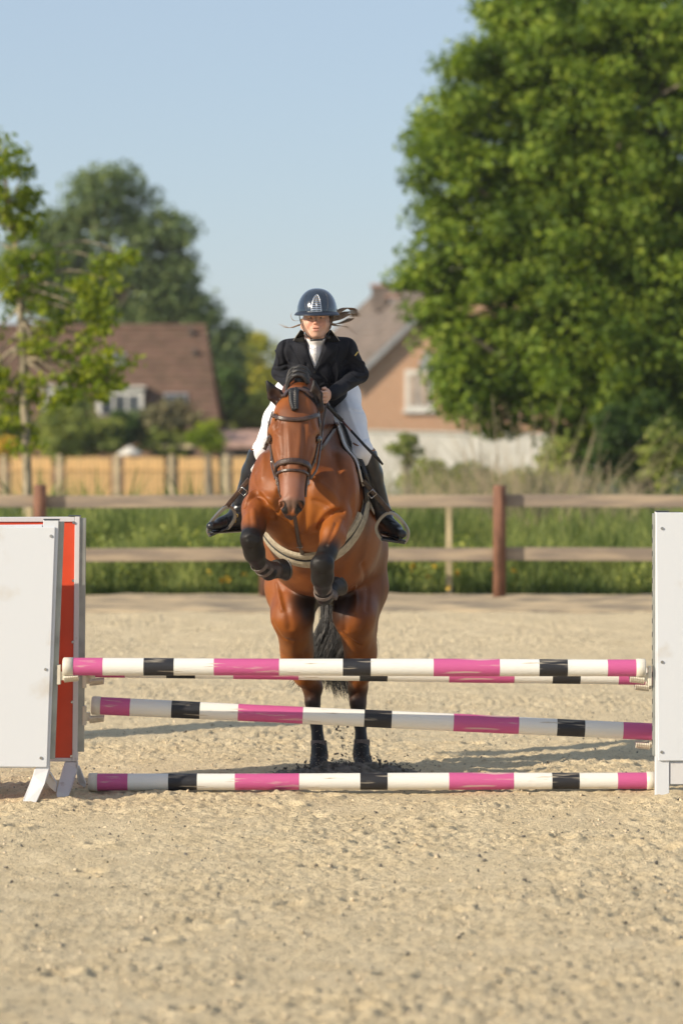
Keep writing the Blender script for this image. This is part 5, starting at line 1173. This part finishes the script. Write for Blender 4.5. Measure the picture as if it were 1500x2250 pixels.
# shirt, jacket, breeches, boots
def V_planes(f, planes, k, op):
    # convex wedge given by planes (point, outward normal)
    x = f.lo[0]+np.arange(f.n[0], dtype=np.float32)*f.h; y = f.lo[1]+np.arange(f.n[1], dtype=np.float32)*f.h; z = f.lo[2]+np.arange(f.n[2], dtype=np.float32)*f.h
    d = None
    for p, n_ in planes:
        n_ = Vector(n_).normalized(); q = (x[:, None, None]-p[0])*n_.x+(y[None, :, None]-p[1])*n_.y+(z[None, None, :]-p[2])*n_.z; d = q if d is None else np.maximum(d, q)
    f.merge(tuple(slice(0, i) for i in f.n), d.astype(np.float32), k, op)
M['shirt'] = mat('white_show_shirt', (.78, .76, .77), .7, .03, 20, .25, 60)
fsx = Field((-.42, 20.28, 2.36), (.14, 20.85, 2.80), .006); fsx.cap(Ch, Wa, (.155, .115), (.115, .09), .05, '+', X1); fsx.cap(Nk, Ch, .068, .125, .05); fsx.cap(P(690, 775, 20.50), P(692, 797, 20.55), (.05, .05), (.045, .045), .05)
fsx.cap(P(694, 741, 20.50), Nk, .058, .066, .02)
V_planes(fsx, [(P(694, 735, 20.47), (0, .35, 1))], .004, '-') if False else None
Vs, Qs = fsx.mesh(1); ms_ = Vs[:, 2] < H-(742-HY)*20.48/F+(Vs[:, 1]-20.48)*.35
keep = ms_[Qs].all(1); link('shirt', mesh_np('shirt', Vs, Qs[keep], M['shirt'], True), person)
M['jacket'] = mat('black_navy_jacket', (.0100, .0110, .0165), .78, .12, 14, .12, 300, spec=.22)
M['jacket'].node_tree.nodes['Principled BSDF'].inputs['Sheen Weight'].default_value = .03
fj = Field((-.50, 20.16, 2.20), (.24, 21.30, 2.82), .0062); skeleton(fj, .010, legs=False); fj.cap(Nk+Vector((0, -.02, -.01)), Ch, .085, .135, .05)
fj.cap(P(675, 775, 20.54), P(668, 830, 20.60), .08, .07, .05); fj.cap(P(718, 775, 20.54), P(726, 830, 20.60), .08, .07, .05)
fj.cap(Wa, Pe+Vector((0, .05, -.01)), (.15, .12), (.19, .13), .05, '+', X1)
# sleeve ends
for w_, e_ in ((WrL, ElL), (WrR, ElR)): fj.cap(w_.lerp(e_, .03), w_.lerp(e_, .3), .040, .044, .01)
A1, A2, A3 = P(667, 735, 20.4), P(719, 735, 20.4), P(691, 812, 20.4)
V_planes(fj, [(A1, (-(A1.z-A3.z), 0, (A1.x-A3.x))), (A2, ((A2.z-A3.z), 0, -(A2.x-A3.x))), (Vector((0, 20.56, 0)), (0, 1, 0))], .006, '-')
nkc = P(695, 742, 20.52); fj.cap(P(694, 725, 20.50), Nk+Vector((0, 0, .01)), .060, .060, .01, '-')
Vj, Qj = fj.mesh(1)
jt = BVHTree.FromPolygons(Vj.tolist(), Qj.tolist())
Vj = sculpt(Vj, Qj, [(a_, b_*1.5, c_) for a_, b_, c_ in [([(628, 745), (622, 775), (630, 800)], -.008, .010), ([(770, 750), (764, 780), (752, 800)], -.009, .010), ([(600, 800), (612, 805), (628, 800)], -.006, .006), ([(598, 812), (615, 816), (632, 810)], -.006, .006), ([(604, 826), (618, 830), (634, 824)], -.005, .006),
    ([(632, 790), (650, 806), (668, 812)], .008, .007), ([(636, 802), (655, 818), (675, 826)], -.008, .008), ([(808, 812), (795, 818), (778, 812)], -.007, .006), ([(806, 830), (790, 832), (774, 822)], -.007, .006), ([(784, 838), (768, 840), (756, 834)], .006, .006),
    ([(735, 790), (742, 815), (738, 838)], .008, .010), ([(725, 800), (730, 830), (722, 850)], -.008, .010), ([(765, 800), (750, 815), (745, 830)], -.008, .008), ([(700, 820), (715, 835), (720, 850)], -.006, .008), ([(675, 790), (672, 815), (680, 840)], -.006, .010),
    ([(770, 775), (785, 790), (800, 800)], .005, .008), ([(760, 790), (778, 802), (795, 812)], -.005, .006), ([(640, 840), (655, 850), (668, 862)], -.005, .006), ([(640, 760), (652, 785), (660, 800)], -.005, .006), ([(745, 765), (738, 790), (728, 808)], -.005, .006), ([(700, 850), (712, 842), (728, 846)], .005, .006), ([(606, 770), (612, 790), (610, 806)], .005, .006), ([(790, 770), (796, 795), (800, 815)], .005, .008)]], jt)
jt = BVHTree.FromPolygons(Vj.tolist(), Qj.tolist()); link('jacket', mesh_np('jacket', Vj, Qj, M['jacket'], True), person)
def patch_px(rows, off, th, name, m, tree, parent, nsub=5, nrow=6, dflt=20.5):
    # cloth panel laid on the garment: rows of (edge a, edge b) in photo pixels
    ra = bez([Vector((a[0], a[1], 0)) for a, b_ in rows], nrow); rb = bez([Vector((b_[0], b_[1], 0)) for a, b_ in rows], nrow); A = []
    for a, b_ in zip(ra, rb):
        row = []
        for j in range(nsub+1):
            q = a.lerp(b_, j/nsub); p, n_ = hit(q.x, q.y, 0, tree, dflt); row.append(p+Vector((0, -off, 0)))
        A.append(row)
    A = np.array([[list(p) for p in r_] for r_ in A])
    med = np.median(A[:, :, 1]); A[:, :, 1] = np.clip(A[:, :, 1], med-.08, med+.06)
    for _ in range(3): A[1:-1, :, 1] = (A[:-2, :, 1]+2*A[1:-1, :, 1]+A[2:, :, 1])/4; A[:, 1:-1, 1] = (A[:, :-2, 1]+2*A[:, 1:-1, 1]+A[:, 2:, 1])/4
    idx = np.arange(A.shape[0]*A.shape[1]).reshape(A.shape[:2]); Qd = np.stack([idx[:-1, :-1], idx[1:, :-1], idx[1:, 1:], idx[:-1, 1:]], -1).reshape(-1, 4)
    o = link(name, mesh_np(name, A.reshape(-1, 3), Qd, M[m], True), parent); s_ = o.modifiers.new('th', 'SOLIDIFY'); s_.thickness = th; s_.offset = 0; return o
M['collar'] = mat('black_velvet_collar', (.012, .011, .010), .9, .2, 20, .2, 200, spec=.2); M['piping'] = mat('silver_grey_piping', (.36, .34, .28), .5, .1, 20)
patch_px([((669, 752), (650, 757)), ((675, 770), (653, 772)), ((682, 790), (664, 788)), ((690, 814), (686, 806))], .007, .005, 'lapel', 'jacket', jt, person)
patch_px([((717, 750), (742, 757)), ((711, 770), (736, 772)), ((703, 790), (722, 786)), ((692, 814), (700, 806))], .007, .005, 'lapel', 'jacket', jt, person)
patch_px([((668, 728), (660, 724)), ((668, 740), (650, 740)), ((669, 752), (647, 750))], .007, .006, 'collar', 'collar', jt, person)
patch_px([((718, 728), (728, 724)), ((718, 740), (738, 740)), ((717, 752), (744, 750))], .007, .006, 'collar', 'collar', jt, person)
for pix in ([(660, 724), (652, 736), (646, 751)], [(728, 724), (737, 736), (744, 751)]):
    pts = [hit(a, b_, .013, jt)[0] for a, b_ in pix]; mb = MB(); mb.tube(bez(pts, 5), .0018, 6); mb.build('collar_piping', M['piping'], person, smooth=True)
patch_px([((668, 733), (682, 746)), ((669, 742), (684, 752)), ((673, 752), (689, 760))], .012, .004, 'shirt_collar', 'shirt', jt, person, dflt=20.47)
patch_px([((715, 733), (700, 748)), ((716, 742), (700, 753)), ((712, 752), (691, 760))], .012, .004, 'shirt_collar', 'shirt', jt, person, dflt=20.47)
stt = BVHTree.FromPolygons(Vs.tolist(), Qs.tolist())
patch_px([((685, 760), (696, 760)), ((687, 780), (696, 780)), ((689, 806), (694, 806))], .004, .003, 'button_placket', 'shirt', stt, person)
for py in (766, 777, 788, 799): mb = MB(); mb.ell(hit(691, py, .006, stt)[0], (.004, .002, .004), None, 10); mb.build('button', M['pad'], person, smooth=True)
mb = MB(); mb.ell(hit(692, 818, .003, jt)[0], (.008, .004, .008), None, 12); mb.build('jacket_button', M['collar'], person, smooth=True)
M['yellow'] = mat('yellow_emblem', (.62, .45, .10), .6, .1, 20)
patch_px([((778.5, 781), (780.5, 782)), ((785, 772), (787.5, 773))], .004, .001, 'sleeve_emblem', 'yellow', jt, person)
for (a, b_) in (((618, 742), (628, 800)), ((776, 752), (764, 805))):
    pass
M['breeches'] = mat('white_breeches', (.80, .79, .81), .65, .02, 10, .2, 90)
fk = Field((-.62, 20.42, 1.92), (.30, 21.28, 2.52), .0075); 
for a, q_, b_ in ((HiL, ThL, KnL), (HiR, ThR, KnR)): fk.cap(a, q_, .112, .100, .05); fk.cap(q_, b_, .100, .057, .04); fk.cap(b_, b_+Vector(((-.02 if a is HiL else .015), .04, -.05)), .062, .058, .02)
fk.cap(Wa+Vector((0, .05, -.04)), Pe, (.13, .10), (.185, .135), .04, '+', X1); fk.cap(HiL, HiR, .12, .12, .05)
Vk, Qk = fk.mesh(2); kt = BVHTree.FromPolygons(Vk.tolist(), Qk.tolist())
Vk = sculpt(Vk, Qk, [([(790, 975), (800, 965), (812, 962)], -.005, .006), ([(770, 900), (790, 905), (806, 902)], -.004, .008), ([(600, 900), (590, 905), (580, 900)], -.004, .007), ([(566, 960), (575, 968), (585, 966)], -.004, .006), ([(760, 880), (775, 925), (790, 960)], .004, .012)], kt)
link('breeches', mesh_np('breeches', Vk, Qk, M['breeches'], True), person)
M['riding'] = mat('polished_black_boot', (.014, .016, .021), .30, .25, 12, .10, 60, spec=.5, coat=.08)
for nm, kn, an, he, to in (('L', KnL, AnL, HeL, ToL), ('R', KnR, AnR, HeR, ToR)):
    lo = [min(kn[i], an[i], he[i], to[i])-.1 for i in range(3)]; hi_ = [max(kn[i], an[i], he[i], to[i])+.1 for i in range(3)]; g = Field(lo, hi_, .0062)
    sx = -1 if nm == 'L' else 1; top_ = kn+Vector((sx*.006, .015, .010)); m_ = top_.lerp(an, .38)+Vector((-sx*.004, .03, 0))
    g.cap(top_, m_, .072, .068, .03); g.cap(m_, an, .068, .046, .03); g.cap(an, he, .047, .042, .03); g.cap(he+Vector((0, 0, .005)), to, (.040, .038), (.030, .026), .03, '+', (0, 1, 0)); g.cap(an+Vector((0, -.01, -.02)), to.lerp(he, .35)+Vector((0, 0, .015)), .04, .034, .03)
    V_planes(g, [(top_+Vector((0, 0, .012)), (-sx*.35, .15, -1))], .004, '-')
    if nm == 'R' or True: g.cap(he+Vector((0, 0, -.048)), to+Vector((0, 0, -.040)), (.040, .012), (.030, .008), .006, '+', (0, 1, 0))
    Vt, Qt = g.mesh(1); bt_ = BVHTree.FromPolygons(Vt.tolist(), Qt.tolist())
    if nm == 'L': st = [([(497, 1128), (503, 1142), (506, 1158)], -.005, .005), ([(488, 1132), (492, 1146), (494, 1158)], -.004, .004), ([(530, 1060), (515, 1100)], .004, .006), ([(512, 1108), (522, 1112), (534, 1108)], -.005, .006), ([(510, 1122), (520, 1126), (532, 1122)], -.005, .006)]
    else: st = [([(846, 1150), (858, 1146), (868, 1150)], -.004, .005), ([(842, 1140), (856, 1136), (864, 1142)], -.004, .004), ([(832, 1108), (842, 1112), (852, 1106)], -.005, .006), ([(834, 1122), (844, 1126), (854, 1120)], -.005, .006)]
    Vt = sculpt(Vt, Qt, st, bt_); bo = link('riding_boot', mesh_np('riding_boot', Vt, Qt, M['riding'], True), person)
    c0 = top_+Vector((0, 0, .016)); ax_ = Vector((-sx*.35, .15, -1)).normalized(); u_ = Vector((1, 0, 0)); u_ = (u_-ax_*u_.dot(ax_)).normalized(); w_ = ax_.cross(u_)
    mb = MB(); mb.tube([c0+u_*math.cos(a)*.069+w_*math.sin(a)*.069 for a in [2*math.pi*i/24 for i in range(24)]], .0055, 6, closed=True); mb.build('boot_top_edge', M.setdefault('tanleather', mat('tan_leather_trim', (.20, .075, .03), .4, .2, 20)) if 'tanleather' not in M else M['tanleather'], bo, smooth=True)
# spur strap ring on the left boot
mb = MB(); c0 = P(519, 1133, 20.74); mb.tube([c0+Vector((.010*math.cos(a), 0, .010*math.sin(a))) for a in [2*math.pi*i/12 for i in range(12)]], .0025, 6, closed=True); mb.tube([c0+Vector((0, 0, -.01)), c0+Vector((-.006, 0, -.045))], .0025, 5); mb.build('spur_ring', M['yellow'], person, smooth=True)
# helmet
M['helmet'] = mat('glossy_navy_helmet', (.010, .018, .032), .16, .1, 5, spec=.7, coat=1.0); M['brim'] = mat('navy_brim', (.014, .020, .036), .4, .1, 8)
M['silver'] = mat('silver_grille', (.75, .76, .78), .25, .05, 20, metal=.9)
hc = P(696.5, 687, 20.45); RX, RY, RZ = .1175, .138, .148
def dome(th, ph, k=1.0):      # th from the crown down, ph round the head
    s = abs(math.sin(th))**.86*(1 if math.sin(th) >= 0 else -1); sq = 1+.03*math.cos(2*ph)
    return hc+Vector((RX*k*s*math.cos(ph)*sq, RY*k*s*math.sin(ph), RZ*k*(math.cos(th) if th < math.pi/2 else math.cos(th)*.5)))
mb = MB(); n, m_ = 48, 20; vs = [dome(math.radians(96)*i/m_, 2*math.pi*j/n) for i in range(m_+1) for j in range(n)]
vs += [dome(math.radians(96)*(m_-i)/m_, 2*math.pi*j/n, .93) for i in range(m_+1) for j in range(n)]
mb.add(vs, [(i*n+j, (i+1)*n+j, (i+1)*n+(j+1) % n, i*n+(j+1) % n) for i in range(2*m_+1) for j in range(n)]); hel = mb.build('helmet', M['helmet'], person, smooth=True)
mb = MB(); prof = []; n = 64
for j in range(n):
    ph = 2*math.pi*j/n; fr = max(0, -math.sin(ph)); ex = .014+.045*fr**1.3; d_ = Vector((math.cos(ph), math.sin(ph), 0)); c0 = hc+Vector((RX*math.cos(ph), RY*math.sin(ph), 0))
    for (a, z) in ((0, .006), (.5, .003), (1, -.006), (1.03, -.010), (1, -.013), (.5, -.006), (0, -.006)): prof.append(c0+d_*ex*a+Vector((0, 0, z-.010*fr*a)))
mb.add(prof, [(j*7+i, j*7+(i+1) % 7, ((j+1) % n)*7+(i+1) % 7, ((j+1) % n)*7+i) for j in range(n) for i in range(7)]); mb.build('brim', M['brim'], hel, smooth=True)
def dome_px(px, py, k=1.0):
    # point of the shell seen at the pixel
    best = None
    x = (px-750)*20.32/F-hc.x; z = H-(py-HY)*20.32/F-hc.z
    cz = min(1, max(-1, z/RZ)); th = math.acos(cz); s = max(1e-3, math.sin(th)**.86); cx = max(-1, min(1, x/(RX*s*1.03*k))); ph = -math.acos(cx); return dome(th, ph, k)
gl = [(683, 686), (683.5, 676), (686, 662), (690, 652), (695, 647), (700, 651), (703.5, 661), (706, 676), (706.5, 686)]
for j in range(9):
    y_ = 651+j*4.2; f_ = (y_-647)/39; hw = 11.5*math.sqrt(max(.02, min(1, f_*1.45)))*(.86+.14*f_); mb = MB(); pts = [dome_px(695+hw*q, y_, 1.012) for q in (-1, -.6, -.2, .2, .6, 1)]; mb.ribbon(pts, [p-hc for p in pts], .0065, .005); mb.build('grille_slat', M['silver'], hel)
mb = MB(); pts = bez([dome_px(a, b_, 1.008) for a, b_ in gl], 4); mb.tube(pts, .0022, 6); mb.build('grille_rim', M['silver'], hel, smooth=True)
mb = MB(); pts = [dome_px(695, y_, 1.008) for y_ in range(650, 688, 4)]; mb.tube(pts, .002, 6); mb.build('grille_spine', M['silver'], hel, smooth=True)
for pix in ([(672, 684), (669, 668), (671, 650), (680, 638)], [(719, 684), (721, 668), (719, 650), (710, 638)]):
    mb = MB(); mb.tube(bez([dome_px(a, b_, 1.0) for a, b_ in pix], 6), .0016, 6); mb.build('seam', M['darkmetal'], hel, smooth=True)
# chin straps
for pix in ([(658, 690, 20.42), (660, 704, 20.41), (667, 722, 20.375), (677, 738, 20.35), (687, 746.5, 20.345)], [(732, 690, 20.42), (729, 704, 20.42), (724, 722, 20.40), (718, 738, 20.37), (703, 746, 20.345), (687, 746.5, 20.345)]):
    mb = MB(); pts = bez([P(*q) for q in pix], 6); mb.ribbon(pts, [(p-Hc) for p in pts], .011, .0035); mb.build('chin_strap', M['bleather'], hel)
mb = MB(); mb.ell(P(722, 741, 20.375), (.010, .006, .010), None, 10); mb.tube([P(681, 747.5, 20.345), P(709, 745.5, 20.345)], .0065, 8); mb.build('strap_clasp', M['bleather'], hel, smooth=True)
# hair
M['brownhair'] = mat('brown_hair', (.22, .135, .08), .4, .3, 60, 0, stretch=(1, 1, 1), col2=(.42, .28, .17), spec=.5)
for k_, (pp, n_, r1_) in enumerate((([(722, 700, 20.50), (738, 688, 20.55), (756, 677, 20.60), (771, 677, 20.62), (781, 686, 20.64)], 420, .024), ([(722, 706, 20.50), (742, 701, 20.56), (762, 690, 20.60), (776, 689, 20.62), (778, 697, 20.63)], 420, .027), ([(722, 710, 20.50), (742, 711, 20.56), (760, 706, 20.60), (772, 698, 20.62)], 280, .020), ([(722, 706, 20.50), (740, 695, 20.57), (765, 684, 20.63), (783, 690, 20.66), (786, 700, 20.68)], 40, .035))):
    strands([P(*q_) for q_ in pp], n_, .020, r1_, .0016, 21+k_*7, .010, 'ponytail', person, M['brownhair'], 9, 0, .45)
strands([P(724, 710, 20.50), P(742, 716, 20.56), P(765, 718, 20.62), P(786, 738, 20.66)], 22, .020, .03, .0011, 22, .03, 'loose_hair', person, M['brownhair'], 9, 0, .6)
strands([P(662, 712, 20.48), P(648, 717, 20.50), P(632, 720, 20.52), P(614, 710, 20.54)], 60, .014, .012, .0011, 23, .012, 'loose_hair', person, M['brownhair'], 9, 0, .7)
strands([P(657, 704, 20.46), P(646, 704, 20.47), P(640, 694, 20.48), P(643, 684, 20.49)], 5, .004, .010, .0010, 24, .008, 'loose_hair', person, M['brownhair'], 9, 0, .3)
strands([P(664, 700, 20.47), P(664, 708, 20.46), P(665, 716, 20.46)], 50, .010, .010, .0016, 25, .004, 'side_hair', person, M['brownhair'], 6, 0, .2)
strands([P(725, 700, 20.49), P(726, 708, 20.49), P(724, 716, 20.50)], 60, .012, .014, .0016, 26, .004, 'side_hair', person, M['brownhair'], 6, 0, .2)
# riding crop
cr = thing('riding_crop', P(714, 880, 20.27), 'thin black riding crop held in the rider hand, pointing down across the white breeches', 'riding crop')
M['grip'] = mat('black_rubber_grip', (.012, .012, .013), .55, .2, 30, .2, 200); M['darkred'] = mat('dark_red_shaft', (.09, .02, .018), .4, .2, 20)
mb = MB(); mb.tube([P(708, 876, 20.26), P(716, 888, 20.27), P(751, 924, 20.29)], [.013, .0115, .0125], 12); mb.build('grip', M['grip'], cr, smooth=True)
mb = MB(); mb.tube([P(751, 924, 20.29), P(772, 947, 20.30)], [.0065, .006], 10); mb.build('shaft', M['darkred'], cr, smooth=True)
mb = MB(); mb.tube([P(771, 946, 20.30), P(800, 978, 20.31), P(830, 1008, 20.32), P(841, 1021, 20.32)], [.0072, .0085, .0105, .006], 10); mb.build('tongue', M['grip'], cr, smooth=True)

# ------------------------------------------------------------------ kicked-up sand
M['clod'] = mat('damp_dark_sand', (.15, .135, .112), .95, .3, 30, .4, 80); M['grain'] = mat('dry_sand_grain', (.62, .50, .34), .9, .2, 20)
def chunks(n, gen, seed, name, m, label):
    r = np.random.default_rng(seed); V_ = []; F_ = []
    for i in range(n):
        c0, s = gen(r); b = len(V_); ax = r.normal(size=(3, 3)); ax /= np.linalg.norm(ax, axis=1)[:, None]
        for a in range(3):
            for sg in (-1, 1): V_.append(np.array(c0)+ax[a]*sg*s*r.uniform(.35, 1.1))
        F_ += [(b+q[0], b+q[1], b+q[2]) for q in ((0, 2, 4), (0, 4, 3), (0, 3, 5), (0, 5, 2), (1, 4, 2), (1, 3, 4), (1, 5, 3), (1, 2, 5))]
    link(name, mesh_np(name, V_, F_, m), kind='stuff', label=label, cat='sand')
def g_hoof(r):
    hx = r.choice([-.145, .125]); k = r.random(); return (hx+r.normal()*.09+.02, 21.50+r.normal()*.07, max(.0, abs(r.normal())*.035)), r.choice([.006, .011, .019], p=[.5, .35, .15])
def g_col(r):
    t = r.random(); return (.01+r.normal()*.035+.02*t, 21.50+r.normal()*.05, .02+t*.38), r.choice([.004, .008, .016], p=[.55, .3, .15])
def g_right(r): return (.23+r.normal()*.11, 21.52+r.normal()*.06, abs(r.normal())*.04), r.choice([.006, .012, .022], p=[.5, .35, .15])
chunks(520, g_hoof, 71, 'damp_sand_clods', M['clod'], 'dark damp sand thrown up round the hind hooves')
chunks(130, g_col, 72, 'flying_sand', M['clod'], 'sand clods flying up between the hind legs')
chunks(260, g_right, 73, 'sand_splash', M['clod'], 'dark sand splashing out to the right of the hind hooves')
chunks(260, lambda r: ((r.normal()*.10+r.choice([-.14, .14]), 21.45+r.normal()*.05, abs(r.normal())*.14+.01), r.choice([.0022, .0035])), 74, 'sand_grains', M['grain'], 'light grains of dry sand in the air round the hind hooves')
chunks(90, lambda r: ((r.uniform(-.9, .6), 21.0+r.uniform(-.3, .6), r.uniform(.6, 1.8)), r.choice([.002, .003])), 75, 'airborne_grains', M['grain'], 'tiny bright grains of sand floating round the horse')
def moundz(X, Y):
    q = ((X-.03)/.42)**2+((Y-21.46)/.11)**2; return sandz(X, Y)-.012+(.045*np.exp(-q*1.2)+.05*np.abs(vnoise(X, Y, .05, 61))*np.exp(-q))
gridobj('churned_damp_sand', np.arange(-.55, .62, .012), np.arange(21.28, 21.64, .012), moundz, M['clod'], kind='stuff', label='churned dark damp sand under the hind hooves', cat='sand')
# loose crumbs over the arena; dark ones are damp clods and stand-in clod shadows
r_ = np.random.default_rng(81)
_cy = 12.5+r_.random(9700)**1.2*14; _cx = r_.uniform(-.16, .16, 9700)*_cy; _cz = sandz(_cx, _cy); _ci = iter(range(9700))
def g_cr(r):
    i = next(_ci); return (_cx[i], _cy[i], _cz[i]+.002), r.choice([.006, .010, .017], p=[.55, .33, .12])
chunks(7000, g_cr, 82, 'sand_crumbs', M['grain'], 'small crumbs of dry sand lying on the arena')
chunks(2600, g_cr, 83, 'damp_shade_crumbs', M['clod'], 'dark crumbs scattered on the arena sand, some damp, some standing in for clod shadows')
# unseen wing added out of frame to cast the long shadow band on the sand
w = thing('jump_wing', (-3.5, 23.15, 0), 'unseen white jump wing added left of the picture to cast a long shadow', 'jump wing', 'jump wings')
mb = MB(); mb.box((-3.45, 23.15, .95), (.85, .03, 1.5)); mb.build('board', M['white'], w, bevel=.004)
for x in (-3.90, -3.00): mb = MB(); mb.box((x, 23.15, .88), (.07, .08, 1.75)); mb.build('post', M['whitewood'], w, bevel=.004)
for x in (-3.90, -3.00): mb = MB(); mb.box((x, 23.15, .03), (.08, .7, .07)); mb.build('foot', M['whitewood'], w, bevel=.004)

# thin summer haze: one closed box of even air round the camera and everything in view   (name_haze)
hm = bpy.data.materials.new('air_haze'); hm.use_nodes = True; hn = hm.node_tree.nodes; hn.clear(); ho = hn.new('ShaderNodeOutputMaterial'); hv = hn.new('ShaderNodeVolumePrincipled')
hv.inputs['Density'].default_value = .00022; hv.inputs['Color'].default_value = (.97, .97, 1, 1); hv.inputs['Anisotropy'].default_value = .0
hm.node_tree.links.new(hv.outputs[0], ho.inputs['Volume'])
mb = MB(); mb.box((0, 2000, 6.7), (7000, 5200, 17.8)); mb.build('haze', hm, kind='stuff', label='thin pale haze in the air', cat='haze')
